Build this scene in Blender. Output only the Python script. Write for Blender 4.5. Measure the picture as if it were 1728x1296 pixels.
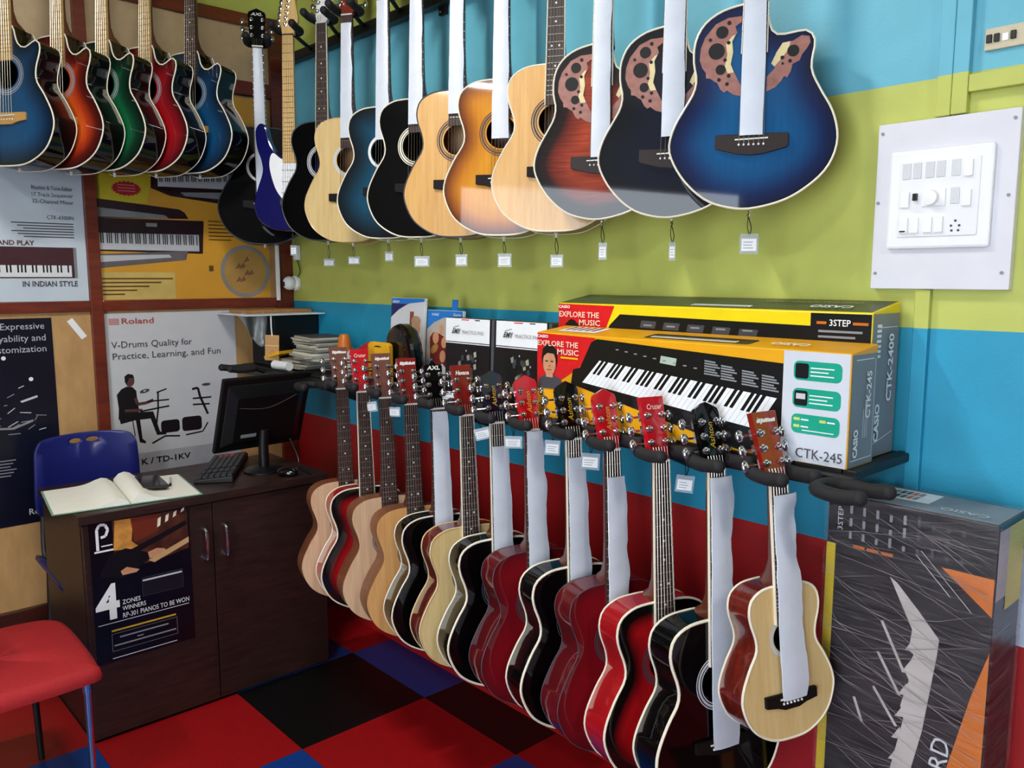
import bpy, bmesh, math, random
from mathutils import Vector, Matrix, Euler
random.seed(7)
S = bpy.context.scene
COL = S.collection
PI = math.pi
for o in list(bpy.data.objects):
    bpy.data.objects.remove(o)

# ------------------------------------------------------------------ camera
cam = bpy.data.cameras.new('camera')
cam.sensor_width = 36.0
cam.lens = 1392.0 / 1728.0 * 36.0
cam.clip_start = 0.02
cam_ob = bpy.data.objects.new('camera', cam)
COL.objects.link(cam_ob)
cam_ob.location = (3.63, -1.90, 1.55)
_az, _pt = math.radians(42.45), math.radians(7.41)
_f = Vector((-math.cos(_az) * math.cos(_pt), math.sin(_az) * math.cos(_pt), -math.sin(_pt)))
cam_ob.rotation_euler = _f.to_track_quat('-Z', 'Y').to_euler()
S.camera = cam_ob

# ------------------------------------------------------------------ world, lamps, exposure
S.view_settings.view_transform = 'Standard'
S.view_settings.look = 'None'
S.view_settings.exposure = -0.42
S.view_settings.gamma = 1.0
S.view_settings.use_curve_mapping = False
W = bpy.data.worlds.new('sky')
S.world = W
W.use_nodes = True
W.node_tree.nodes['Background'].inputs[0].default_value = (0.80, 0.90, 1.0, 1)
W.node_tree.nodes['Background'].inputs[1].default_value = 9.0


def area_light(name, loc, rot, sx, sy, power, col):
    l = bpy.data.lights.new(name, 'AREA')
    l.shape = 'RECTANGLE'
    l.size, l.size_y, l.energy, l.color = sx, sy, power, col
    o = bpy.data.objects.new(name, l)
    o.location, o.rotation_euler = loc, rot
    COL.objects.link(o)
    return o


TUBE_POWER = 44.0
TUBES = [((1.75, -1.35, 3.12), math.radians(90)), ((5.0, -1.3, 3.12), 0.0), ((2.3, -3.2, 3.12), 0.0)]


# ------------------------------------------------------------------ helpers
def lin(h):
    h = h.lstrip('#')
    r = []
    for i in (0, 2, 4):
        c = int(h[i:i + 2], 16) / 255
        r.append(c / 12.92 if c <= .04045 else ((c + .055) / 1.055) ** 2.4)
    return (r[0], r[1], r[2], 1)


MATS = {}


def nodes(name):
    m = bpy.data.materials.new(name)
    m.use_nodes = True
    nt = m.node_tree
    return m, nt, nt.nodes['Principled BSDF']


def ramp(nt, stops, interp='LINEAR'):
    r = nt.nodes.new('ShaderNodeValToRGB')
    r.color_ramp.interpolation = interp
    e = r.color_ramp.elements
    while len(e) < len(stops):
        e.new(0.5)
    for i, (p, c) in enumerate(stops):
        e[i].position = p
        e[i].color = lin(c) if isinstance(c, str) else c
    return r


def M(name, hexc, rough=.5, metal=0., coat=0., var=.10, scale=14., bump=0., bscale=200., emit=None, spec=.5):
    """plain coloured material with a little procedural variation"""
    if name in MATS:
        return MATS[name]
    m, nt, b = nodes(name)
    L = nt.links
    c = lin(hexc)
    tc = nt.nodes.new('ShaderNodeTexCoord')
    n = nt.nodes.new('ShaderNodeTexNoise')
    n.inputs['Scale'].default_value = scale
    n.inputs['Detail'].default_value = 3
    L.new(tc.outputs['Object'], n.inputs['Vector'])
    lo = tuple(max(0, x * (1 - var)) for x in c[:3]) + (1,)
    hi = tuple(min(1, x * (1 + var)) for x in c[:3]) + (1,)
    r = ramp(nt, [(.3, lo), (.7, hi)])
    L.new(n.outputs['Fac'], r.inputs[0])
    L.new(r.outputs[0], b.inputs['Base Color'])
    b.inputs['Roughness'].default_value = rough
    b.inputs['Metallic'].default_value = metal
    b.inputs['Coat Weight'].default_value = coat
    b.inputs['Coat Roughness'].default_value = .06
    b.inputs['Specular IOR Level'].default_value = spec
    if bump:
        n2 = nt.nodes.new('ShaderNodeTexNoise')
        n2.inputs['Scale'].default_value = bscale
        L.new(tc.outputs['Object'], n2.inputs['Vector'])
        bp = nt.nodes.new('ShaderNodeBump')
        bp.inputs['Strength'].default_value = bump
        bp.inputs['Distance'].default_value = .002
        L.new(n2.outputs['Fac'], bp.inputs['Height'])
        L.new(bp.outputs[0], b.inputs['Normal'])
    if emit:
        b.inputs['Emission Color'].default_value = c
        b.inputs['Emission Strength'].default_value = emit
    MATS[name] = m
    return m


def WOOD(name, c1, c2, rough=.4, coat=0., sc=(40, 40, 3), bump=0.05):
    if name in MATS:
        return MATS[name]
    m, nt, b = nodes(name)
    L = nt.links
    tc = nt.nodes.new('ShaderNodeTexCoord')
    mp = nt.nodes.new('ShaderNodeMapping')
    mp.inputs['Scale'].default_value = sc
    L.new(tc.outputs['Object'], mp.inputs[0])
    n = nt.nodes.new('ShaderNodeTexNoise')
    n.inputs['Scale'].default_value = 1.6
    n.inputs['Detail'].default_value = 6
    n.inputs['Roughness'].default_value = .65
    L.new(mp.outputs[0], n.inputs['Vector'])
    r = ramp(nt, [(.3, c1), (.7, c2)])
    L.new(n.outputs['Fac'], r.inputs[0])
    L.new(r.outputs[0], b.inputs['Base Color'])
    b.inputs['Roughness'].default_value = rough
    b.inputs['Coat Weight'].default_value = coat
    b.inputs['Coat Roughness'].default_value = .05
    if bump:
        bp = nt.nodes.new('ShaderNodeBump')
        bp.inputs['Strength'].default_value = bump
        bp.inputs['Distance'].default_value = .001
        L.new(n.outputs['Fac'], bp.inputs['Height'])
        L.new(bp.outputs[0], b.inputs['Normal'])
    MATS[name] = m
    return m


def BURST(name, stops, dist=.09, rough=.18, coat=1., grain=.12, flame=0.):
    """sunburst lacquer: the paint runs from rim colour to centre colour with the distance from the edge"""
    if name in MATS:
        return MATS[name]
    m, nt, b = nodes(name)
    L = nt.links
    at = nt.nodes.new('ShaderNodeAttribute')
    at.attribute_name = 'edge'
    mr = nt.nodes.new('ShaderNodeMapRange')
    mr.inputs['From Max'].default_value = dist
    L.new(at.outputs['Fac'], mr.inputs['Value'])
    r = ramp(nt, stops)
    L.new(mr.outputs[0], r.inputs[0])
    tc = nt.nodes.new('ShaderNodeTexCoord')
    mp = nt.nodes.new('ShaderNodeMapping')
    mp.inputs['Scale'].default_value = (6, 6, 90) if flame else (60, 60, 3)
    L.new(tc.outputs['Object'], mp.inputs[0])
    n = nt.nodes.new('ShaderNodeTexNoise')
    n.inputs['Scale'].default_value = 2.0
    n.inputs['Detail'].default_value = 4
    L.new(mp.outputs[0], n.inputs['Vector'])
    g = flame or grain
    r2 = ramp(nt, [(.32, (1 - g, 1 - g, 1 - g, 1)), (.68, (1, 1, 1, 1))])
    L.new(n.outputs['Fac'], r2.inputs[0])
    mx = nt.nodes.new('ShaderNodeMix')
    mx.data_type = 'RGBA'
    mx.blend_type = 'MULTIPLY'
    mx.inputs[0].default_value = 1
    L.new(r.outputs[0], mx.inputs[6])
    L.new(r2.outputs[0], mx.inputs[7])
    L.new(mx.outputs[2], b.inputs['Base Color'])
    b.inputs['Roughness'].default_value = .5
    b.inputs['Specular IOR Level'].default_value = .15
    b.inputs['Coat Weight'].default_value = coat
    b.inputs['Coat Roughness'].default_value = .03
    MATS[name] = m
    return m


def CLEAR(name, tint, amount, rough=.1, streak=None, lo=.0, hi=.6):
    """thin clear sheet: mostly transparent, partly glossy; optional streaks of milky film"""
    if name in MATS:
        return MATS[name]
    m = bpy.data.materials.new(name)
    m.use_nodes = True
    nt = m.node_tree
    L = nt.links
    for n in list(nt.nodes):
        nt.nodes.remove(n)
    out = nt.nodes.new('ShaderNodeOutputMaterial')
    tr = nt.nodes.new('ShaderNodeBsdfTransparent')
    p = nt.nodes.new('ShaderNodeBsdfPrincipled')
    p.inputs['Base Color'].default_value = lin(tint)
    p.inputs['Roughness'].default_value = rough
    mx = nt.nodes.new('ShaderNodeMixShader')
    if streak:
        tc = nt.nodes.new('ShaderNodeTexCoord')
        tot = None
        for ang, scl in streak:
            mp = nt.nodes.new('ShaderNodeMapping')
            mp.inputs['Rotation'].default_value = (0, ang, 0)
            mp.inputs['Scale'].default_value = scl
            L.new(tc.outputs['Object'], mp.inputs[0])
            n = nt.nodes.new('ShaderNodeTexNoise')
            n.inputs['Scale'].default_value = 1.0
            n.inputs['Detail'].default_value = 5
            n.inputs['Roughness'].default_value = .7
            L.new(mp.outputs[0], n.inputs['Vector'])
            r = ramp(nt, [(.50, (lo, lo, lo, 1)), (.62, (amount, amount, amount, 1)), (.80, (hi, hi, hi, 1))])
            L.new(n.outputs['Fac'], r.inputs[0])
            if tot is None:
                tot = r.outputs[0]
            else:
                a = nt.nodes.new('ShaderNodeMath')
                a.operation = 'MAXIMUM'
                L.new(tot, a.inputs[0])
                L.new(r.outputs[0], a.inputs[1])
                tot = a.outputs[0]
        L.new(tot, mx.inputs[0])
    else:
        lw = nt.nodes.new('ShaderNodeLayerWeight')
        lw.inputs[0].default_value = .5
        fr = nt.nodes.new('ShaderNodeMath')
        fr.operation = 'POWER'
        fr.inputs[1].default_value = 4.0
        L.new(lw.outputs['Facing'], fr.inputs[0])
        a = nt.nodes.new('ShaderNodeMath')
        a.operation = 'ADD'
        a.use_clamp = True
        a.inputs[1].default_value = amount
        L.new(fr.outputs[0], a.inputs[0])
        L.new(a.outputs[0], mx.inputs[0])
    L.new(tr.outputs[0], mx.inputs[1])
    L.new(p.outputs[0], mx.inputs[2])
    L.new(mx.outputs[0], out.inputs[0])
    MATS[name] = m
    return m


class MB:
    """collects faces (with material slots) and links them as one mesh object"""

    def __init__(s):
        s.v, s.f, s.mi, s.mats, s.cur = [], [], [], [], 0

    def use(s, mat):
        if mat not in s.mats:
            s.mats.append(mat)
        s.cur = s.mats.index(mat)
        return s

    def add(s, vs, fs):
        o = len(s.v)
        s.v += [tuple(v) for v in vs]
        s.f += [tuple(i + o for i in f) for f in fs]
        s.mi += [s.cur] * len(fs)
        return s

    def box(s, x0, x1, y0, y1, z0, z1):
        return s.add([(x0, y0, z0), (x1, y0, z0), (x1, y1, z0), (x0, y1, z0), (x0, y0, z1), (x1, y0, z1), (x1, y1, z1), (x0, y1, z1)],
                     [(0, 3, 2, 1), (4, 5, 6, 7), (0, 1, 5, 4), (1, 2, 6, 5), (2, 3, 7, 6), (3, 0, 4, 7)])

    def prism(s, pts, y0, y1):
        """outline in x,z pulled along y"""
        n = len(pts)
        vs = [(x, y0, z) for x, z in pts] + [(x, y1, z) for x, z in pts]
        fs = [tuple(range(n)), tuple(range(2 * n - 1, n - 1, -1))] + [(i, i + n, (i + 1) % n + n, (i + 1) % n) for i in range(n)]
        return s.add(vs, fs)

    def tube(s, path, r, n=8, closed=False):
        P = [Vector(p) for p in path]
        k = len(P)
        rs = r if isinstance(r, (list, tuple)) else [r] * k
        vs, fs = [], []
        up = None
        for i, p in enumerate(P):
            if closed:
                t = P[(i + 1) % k] - P[i - 1]
            else:
                t = P[min(i + 1, k - 1)] - P[max(i - 1, 0)]
            t.normalize()
            if up is None:
                up = Vector((0, 0, 1)) if abs(t.z) < .9 else Vector((0, 1, 0))
            a = t.cross(up)
            if a.length < 1e-6:
                a = t.cross(Vector((1, 0, .3)))
            a.normalize()
            up = a.cross(t).normalized()
            for j in range(n):
                q = 2 * PI * j / n
                vs.append(p + a * (math.cos(q) * rs[i]) + up * (math.sin(q) * rs[i]))
        m = k if closed else k - 1
        for i in range(m):
            for j in range(n):
                a0, b0 = i * n + j, i * n + (j + 1) % n
                a1, b1 = ((i + 1) % k) * n + j, ((i + 1) % k) * n + (j + 1) % n
                fs.append((a0, b0, b1, a1))
        if not closed:
            fs.append(tuple(range(n)))
            fs.append(tuple(range((k - 1) * n + n - 1, (k - 1) * n - 1, -1)))
        return s.add(vs, fs)

    def lathe(s, prof, n=20, axis='z', c=(0, 0, 0)):
        """profile of (radius, height) turned about an axis through c"""
        vs, fs = [], []
        k = len(prof)
        for r, h in prof:
            for j in range(n):
                q = 2 * PI * j / n
                a, b = r * math.cos(q), r * math.sin(q)
                p = (a, b, h) if axis == 'z' else ((a, h, b) if axis == 'y' else (h, a, b))
                vs.append((p[0] + c[0], p[1] + c[1], p[2] + c[2]))
        for i in range(k - 1):
            for j in range(n):
                fs.append((i * n + j, i * n + (j + 1) % n, (i + 1) * n + (j + 1) % n, (i + 1) * n + j))
        fs.append(tuple(range(n)))
        fs.append(tuple(range((k - 1) * n + n - 1, (k - 1) * n - 1, -1)))
        return s.add(vs, fs)

    def sphere(s, c, r, n=12, sq=(1, 1, 1)):
        k = max(4, n // 2)
        prof = [(max(1e-4, math.sin(PI * i / k)) * r, -math.cos(PI * i / k) * r) for i in range(k + 1)]
        o = len(s.v)
        s.lathe(prof, n)
        s.v[o:] = [(v[0] * sq[0] + c[0], v[1] * sq[1] + c[1], v[2] * sq[2] + c[2]) for v in s.v[o:]]
        return s

    def xf(s, fn):
        s.v = [tuple(fn(Vector(v))) for v in s.v]
        return s

    def mesh(s, name, mat=None, smooth=False, recalc=True, attr=None):
        me = bpy.data.meshes.new(name)
        me.from_pydata(s.v, [], s.f)
        if mat is not None:
            me.materials.append(mat)
        else:
            for m in s.mats:
                me.materials.append(m)
            me.polygons.foreach_set('material_index', s.mi)
        if attr:
            a = me.attributes.new(attr[0], 'FLOAT', 'POINT')
            a.data.foreach_set('value', attr[1])
        if recalc:
            bm = bmesh.new()
            bm.from_mesh(me)
            bmesh.ops.recalc_face_normals(bm, faces=bm.faces)
            bm.to_mesh(me)
            bm.free()
        if smooth:
            me.polygons.foreach_set('use_smooth', [True] * len(me.polygons))
            me.set_sharp_from_angle(angle=math.radians(smooth if smooth > 1 else 40))
        me.update()
        return me

    def build(s, name, mat=None, parent=None, smooth=False, bevel=0., recalc=True, attr=None):
        o = bpy.data.objects.new(name, s.mesh(name, mat, smooth, recalc, attr))
        COL.objects.link(o)
        if parent:
            o.parent = parent
        if bevel:
            b = o.modifiers.new('bevel', 'BEVEL')
            b.width, b.segments, b.limit_method, b.angle_limit = bevel, 2, 'ANGLE', .6
        return o


def tag(o, label, cat, group=None):
    o['label'], o['category'] = label, cat
    if group:
        o['group'] = group
    return o


def struct(o):
    o['kind'] = 'structure'
    return o


def stuff(o):
    o['kind'] = 'stuff'
    return o


def thing(name, label, cat, loc=(0, 0, 0), rot=(0, 0, 0), group=None):
    o = bpy.data.objects.new(name, None)
    o.empty_display_size = .05
    COL.objects.link(o)
    o.location, o.rotation_euler = loc, rot
    return tag(o, label, cat, group)


def link_mesh(name, me, parent, loc=(0, 0, 0)):
    o = bpy.data.objects.new(name, me)
    COL.objects.link(o)
    o.parent = parent
    o.location = loc
    return o


def bx(name, mat, parent, x0, x1, y0, y1, z0, z1, bevel=0.):
    return MB().box(x0, x1, y0, y1, z0, z1).build(name, mat, parent, bevel=bevel)


TEXTS = []


def text_req(s, size, mat, mtx, parent, name='lettering', align='LEFT', bold=0., shear=0., width=None, extrude=0.):
    TEXTS.append((s, size, mat, mtx, parent, name, align, bold, shear, width, extrude))


class Plate:
    """flat print on a surface: origin o, right u, up v (in the parent's space)"""

    def __init__(s, parent, o, u, v, lift=.0006):
        s.p, s.o, s.u, s.v = parent, Vector(o), Vector(u).normalized(), Vector(v).normalized()
        s.n = s.u.cross(s.v)
        s.mb, s.k, s.lift = MB(), 1, lift

    def at(s, x, y, h):
        return s.o + s.u * x + s.v * y + s.n * h

    def poly(s, pts, mat):
        s.mb.use(mat)
        s.mb.add([s.at(x, y, s.lift * (1 + .12 * s.k)) for x, y in pts], [tuple(range(len(pts)))])
        s.k += 1
        return s

    def rect(s, x0, x1, y0, y1, mat):
        return s.poly([(x0, y0), (x1, y0), (x1, y1), (x0, y1)], mat)

    def rrect(s, x0, x1, y0, y1, r, mat, n=4):
        pts = []
        for cx, cy, a in ((x1 - r, y0 + r, -90), (x1 - r, y1 - r, 0), (x0 + r, y1 - r, 90), (x0 + r, y0 + r, 180)):
            for i in range(n + 1):
                q = math.radians(a + 90 * i / n)
                pts.append((cx + r * math.cos(q), cy + r * math.sin(q)))
        return s.poly(pts, mat)

    def ell(s, cx, cy, rx, ry, mat, n=18, rot=0.):
        c, d = math.cos(rot), math.sin(rot)
        return s.poly([(cx + rx * math.cos(2 * PI * i / n) * c - ry * math.sin(2 * PI * i / n) * d,
                        cy + rx * math.cos(2 * PI * i / n) * d + ry * math.sin(2 * PI * i / n) * c) for i in range(n)], mat)

    def line(s, pts, w, mat):
        for (x0, y0), (x1, y1) in zip(pts, pts[1:]):
            d = math.hypot(x1 - x0, y1 - y0) or 1
            a, b = -(y1 - y0) / d * w / 2, (x1 - x0) / d * w / 2
            s.poly([(x0 + a, y0 + b), (x0 - a, y0 - b), (x1 - a, y1 - b), (x1 + a, y1 + b)], mat)
            s.k -= 1
        s.k += 1
        return s

    def text(s, t, x, y, size, mat, rot=0., **kw):
        u = s.u * math.cos(rot) + s.v * math.sin(rot)
        v = s.v * math.cos(rot) - s.u * math.sin(rot)
        o = s.at(x, y, s.lift * 7)
        m = Matrix(((u.x, v.x, s.n.x, o.x), (u.y, v.y, s.n.y, o.y), (u.z, v.z, s.n.z, o.z), (0, 0, 0, 1)))
        text_req(t, size, mat, m, s.p, **kw)
        return s

    def done(s, name='print'):
        if s.mb.f:
            return stuff(s.mb.build(name, None, s.p, recalc=False))


def spline(pts, closed=True, n=6):
    out = []
    k = len(pts)
    rng = range(k) if closed else range(k - 1)
    for i in rng:
        p = [pts[(i + d) % k] if closed else pts[min(max(i + d, 0), k - 1)] for d in (-1, 0, 1, 2)]
        for j in range(n):
            t = j / n
            out.append(tuple(.5 * ((2 * p[1][a]) + (-p[0][a] + p[2][a]) * t + (2 * p[0][a] - 5 * p[1][a] + 4 * p[2][a] - p[3][a]) * t * t
                                   + (-p[0][a] + 3 * p[1][a] - 3 * p[2][a] + p[3][a]) * t ** 3) for a in range(len(p[1]))))
    if not closed:
        out.append(tuple(pts[-1]))
    return out


def resample(pts, n):
    P = [Vector((x, 0, z)) for x, z in pts]
    k = len(P)
    ds = [(P[(i + 1) % k] - P[i]).length for i in range(k)]
    tot = sum(ds)
    out, i, acc = [], 0, 0.
    for j in range(n):
        t = tot * j / n
        while acc + ds[i] < t and i < k - 1:
            acc += ds[i]
            i += 1
        f = (t - acc) / ds[i] if ds[i] else 0
        q = P[i].lerp(P[(i + 1) % k], min(1, max(0, f)))
        out.append((q.x, q.z))
    return out


# ------------------------------------------------------------------ materials
WHITE = M('white_plastic', '#f2f2f2', .35, var=.03)
PAPER = M('white_paper', '#eef0f2', .6, var=.03)
BLACK = M('black_ink', '#0c0c10', .35, var=.2)
BLACKPL = M('black_plastic', '#070708', .42, var=.25)
FOAM = M('black_foam', '#19171a', .75, bump=.3, bscale=300)
STEEL = M('black_steel', '#101012', .45)
CHROME = M('chrome', '#dfe2e6', .12, metal=1., var=.04)
GOLDINK = M('gold_ink', '#c9a227', .35, var=.05)
REDINK = M('red_ink', '#d5161f', .35, var=.05)
YELLOW = M('yellow_ink', '#f2b705', .35, var=.05)
BRIGHTYEL = M('bright_yellow_ink', '#f5df14', .35, var=.05)
ORANGE = M('orange_ink', '#c86a14', .35, var=.08)
GREYINK = M('grey_ink', '#8b8e92', .4, var=.06)
DGREY = M('dark_grey_ink', '#43444a', .4)
LGREY = M('light_grey_ink', '#c8cacf', .4, var=.03)
TEAL = M('teal_ink', '#13a184', .35, var=.05)
BLUEINK = M('blue_ink', '#1673c4', .35, var=.05)
NAVYINK = M('navy_ink', '#15205a', .35)
SKIN = M('printed_skin', '#c98f6b', .45, var=.1, scale=60)
IVORY = M('cream_binding', '#efe6cf', .3, var=.04)
STRINGM = M('string_steel', '#b9b4a8', .3, metal=.9)
PEARL = M('pearl_inlay', '#e6e4de', .3)

NAT = WOOD('natural_spruce_top', '#cb954c', '#dcad66', .3, .6, bump=0)
NATPALE = WOOD('pale_spruce_top', '#cfae70', '#dfc48c', .35, .4, bump=0)
NATPINK = WOOD('pinkish_spruce_top', '#c39a78', '#dcb793', .45, .2, bump=0)
NATORG = WOOD('amber_spruce_top', '#c68c52', '#dba767', .4, .3, bump=0)
MAHOG = WOOD('mahogany', '#4a120c', '#7a2216', .25, .8)
BROWNRIM = WOOD('brown_rim_wood', '#6b3a22', '#8d5433', .4, .2)
TANRIM = WOOD('tan_rim_wood', '#a3764c', '#c0935f', .4, .2)
NECKW = WOOD('mahogany_neck', '#4d2112', '#6f3420', .35, .4)
MAPLE = WOOD('maple_neck', '#d3a763', '#e6c384', .3, .5)
ROSE = WOOD('rosewood_board', '#2c1814', '#46302a', .5, 0)
MAPLEB = WOOD('maple_board', '#a98750', '#c2a068', .35, .3)
DARKW = WOOD('dark_wood_laminate', '#1a0d0b', '#38211b', .42, 0, sc=(20, 6, 60), bump=.08)
REDWOOD = WOOD('red_brown_frame_wood', '#561b0e', '#7c2d18', .4, .2, sc=(30, 4, 30))
PLY = WOOD('beige_plywood', '#b08755', '#c79c66', .5, 0, sc=(12, 12, 4))
GBLACK = M('black_lacquer', '#020203', .5, coat=.8, var=.3, spec=.05)
GBLUE = BURST('blue_burst_lacquer', [(0, '#04060c'), (.35, '#06222e'), (1, '#0a4660')], .09)
GBLUE2 = BURST('deep_blue_lacquer', [(0, '#06101c'), (.4, '#0a2c4a'), (1, '#0c4872')], .08)
GORANGE = BURST('orange_burst_lacquer', [(0, '#1c0605'), (.35, '#5c1208'), (.75, '#b83a10'), (1, '#d2561a')], .085)
GGREEN = BURST('green_burst_lacquer', [(0, '#020604'), (.4, '#04301c'), (1, '#0a6a3c')], .085)
GRED = BURST('red_burst_lacquer', [(0, '#1a0204'), (.35, '#740812'), (1, '#a80e18')], .085)
GREDB = BURST('red_black_burst_lacquer', [(0, '#050203'), (.28, '#0c0203'), (.62, '#a40d14'), (1, '#c4141a')], .085)
GWINE = BURST('wine_red_lacquer', [(0, '#5c0812'), (.3, '#7c0a16'), (1, '#8c0d18')], .1)
GAMBER = BURST('amber_burst_lacquer', [(0, '#3e1a06'), (.22, '#8e4a0c'), (.6, '#cc8018'), (1, '#d8921e')], .09)
GFLAME = BURST('flamed_red_lacquer', [(0, '#0a0808'), (.3, '#2a1614'), (.5, '#7a2a1c'), (1, '#b0462a')], .1, flame=.45)
GDARK = BURST('midnight_blue_lacquer', [(0, '#050508'), (1, '#0c1224')], .1)
GBLUER = BURST('gloss_ocean_blue_lacquer', [(0, '#0a0f2a'), (.28, '#0d2150'), (.7, '#0a4a7c'), (1, '#0d568a')], .1)
REDRIM = M('red_lacquer_rim', '#a30d14', .5, coat=1., var=.1, spec=.15)
WINERIM = M('wine_lacquer_rim', '#5d0a12', .5, coat=1., var=.1, spec=.15)
NAVYG = M('navy_lacquer', '#0b0d55', .15, coat=1., var=.1)
FILM = M('white_wrap_film', '#d3d8e2', .32, var=.06, bump=.5, bscale=45)
EPAU = WOOD('inlaid_rosy_wood', '#8f5c52', '#ab7668', .4, .4, sc=(30, 30, 30))
EPAUG = WOOD('inlaid_cream_wood', '#d8c48c', '#e8d9a8', .4, .4, sc=(30, 30, 30))
HOLE = M('sound_hole_dark', '#0a0808', .7)
SLEEVE = CLEAR('clear_tag_sleeve', '#c4cdd6', .42, .15)
GLASS = CLEAR('window_glass', '#1c1e20', .035, .02)

# ------------------------------------------------------------------ the setting
CEIL = 3.2
X1, Y1 = 6.2, -4.2


def wall_paint():
    m, nt, b = nodes('banded_wall_paint')
    L = nt.links
    g = nt.nodes.new('ShaderNodeNewGeometry')
    sp = nt.nodes.new('ShaderNodeSeparateXYZ')
    L.new(g.outputs['Position'], sp.inputs[0])
    d = nt.nodes.new('ShaderNodeMath')
    d.operation = 'DIVIDE'
    d.inputs[1].default_value = 4.0
    L.new(sp.outputs['Z'], d.inputs[0])
    r = ramp(nt, [(0, '#ac1417'), (.90 / 4, '#2299bd'), (1.425 / 4, '#c2c862'), (1.955 / 4, '#69b8cc'), (2.53 / 4, '#c2c862')], 'CONSTANT')
    L.new(d.outputs[0], r.inputs[0])
    n = nt.nodes.new('ShaderNodeTexNoise')
    n.inputs['Scale'].default_value = 9
    n.inputs['Detail'].default_value = 6
    L.new(g.outputs['Position'], n.inputs['Vector'])
    r2 = ramp(nt, [(.3, (.88, .88, .88, 1)), (.7, (1, 1, 1, 1))])
    L.new(n.outputs['Fac'], r2.inputs[0])
    mx = nt.nodes.new('ShaderNodeMix')
    mx.data_type = 'RGBA'
    mx.blend_type = 'MULTIPLY'
    mx.inputs[0].default_value = 1
    L.new(r.outputs[0], mx.inputs[6])
    L.new(r2.outputs[0], mx.inputs[7])
    L.new(mx.outputs[2], b.inputs['Base Color'])
    b.inputs['Roughness'].default_value = .5
    bp = nt.nodes.new('ShaderNodeBump')
    bp.inputs['Strength'].default_value = .12
    bp.inputs['Distance'].default_value = .003
    n3 = nt.nodes.new('ShaderNodeTexNoise')
    n3.inputs['Scale'].default_value = 120
    L.new(g.outputs['Position'], n3.inputs['Vector'])
    L.new(n3.outputs['Fac'], bp.inputs['Height'])
    L.new(bp.outputs[0], b.inputs['Normal'])
    return m


WALLP = wall_paint()
PLASTER = M('cream_plaster', '#d8d2c2', .7, var=.05, bump=.1)
LIME = M('lime_wall_paint', '#c2c862', .55, var=.06, bump=.1)

wall_right = struct(bx('wall_right', WALLP, None, -.1, X1, 0, .1, 0, CEIL))
wall_back = struct(bx('wall_back', LIME, None, -.1, -.022, Y1, 0, 0, CEIL))
DIM = M('dim_maroon_paint', '#2c1c1b', .6, var=.08)
wf = MB().box(-.1, 2.5, Y1 - .1, Y1, 0, CEIL).box(5.06, X1, Y1 - .1, Y1, 0, CEIL).box(2.5, 5.06, Y1 - .1, Y1, 2.62, CEIL)
wall_left = struct(wf.build('wall_left', DIM))
wall_front = struct(bx('wall_front', DIM, None, X1, X1 + .1, Y1, .1, 0, CEIL))
ceiling = struct(bx('ceiling', M('grey_ceiling', '#7c7a74', .7, var=.05), None, -.1, X1, Y1, .1, CEIL, CEIL + .1))
floor = struct(bx('floor', M('floor_screed', '#26201f', .8), None, -.1, X1, Y1, .1, -.1, -.004))

# floor tiles, half a metre each
TR = M('red_vinyl_tile', '#980d13', .38, var=.06, scale=30)
TK = M('black_vinyl_tile', '#060607', .4, var=.3, scale=30)
TB = M('blue_vinyl_tile', '#0a3a86', .38, var=.06, scale=30)
known = {(0, -1): 'R', (-1, -1): 'K', (-1, -2): 'R', (0, -2): 'B', (0, 0): 'K', (-1, 0): 'B', (1, -1): 'B', (1, 0): 'R', (-2, -1): 'B',
         (-2, 0): 'R', (-1, -3): 'B', (-2, -3): 'R', (-2, -2): 'K', (-3, 0): 'B', (-3, -1): 'R'}
tile_me = {}
for k_, m_ in (('R', TR), ('K', TK), ('B', TB)):
    tile_me[k_] = MB().box(.0006, .4994, .0006, .4994, -.0045, 0).mesh('tile', m_)
for ix in range(-3, 10):
    for iy in range(-8, 1):
        x, y = 1.28 + .5 * ix, -.19 + .5 * iy
        k_ = known.get((ix, iy)) or 'RKB'[(ix * 2 + iy + 5) % 3]
        o = link_mesh('tile', tile_me[k_], floor, (x, y, 0))
        if x < 0:
            o.location.x = 0
            o.scale.x = (x + .5) / .5
        if y + .5 > 0:
            o.scale.y = -y / .5

# ---- back wall: timber framework with panels and panes
def framepiece(y0, y1, z0, z1, d=.012, name='frame_rail'):
    return bx(name, REDWOOD, wall_back, -.022, d, y0, y1, z0, z1, bevel=.002)


for (y0, y1, z0, z1) in ((-.08, -.002, .24, 2.705), (-.897, -.85, .24, 2.705), (-1.70, -1.655, .24, 2.705), (-2.5, -2.455, .24, 2.705)):
    framepiece(y0, y1, z0, z1, .016, 'frame_post')
for (z0, z1) in ((2.652, 2.705), (2.355, 2.415), (1.41, 1.452)):
    for (y0, y1) in ((-.85, -.08), (-1.655, -.897), (-2.455, -1.70)):
        framepiece(y0, y1, z0, z1)
BASE = WOOD('dark_skirting_wood', '#2a0f0a', '#4a1d12', .4, .2, sc=(30, 4, 30))
struct(bx('baseboard_back', BASE, None, -.022, .02, -2.5, -.002, 0, .24, bevel=.003))
for (y0, y1) in ((-.85, -.08), (-1.655, -.897), (-2.455, -1.70)):
    bx('panel', PLY, wall_back, -.022, -.004, y0, y1, .24, 1.41)
    bx('panel', PLY, wall_back, -.022, -.004, y0, y1, 1.452, 2.355)
    bx('panel', M('beige_upper_panel', '#c2a680', .5), wall_back, -.022, -.004, y0, y1, 2.415, 2.652)
    bx('pane', GLASS, wall_back, .004, .008, y0, y1, 1.452, 2.355)
bx('conduit', WHITE, wall_back, .016, .032, -.092, -.076, 1.44, 1.70, bevel=.003)

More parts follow.
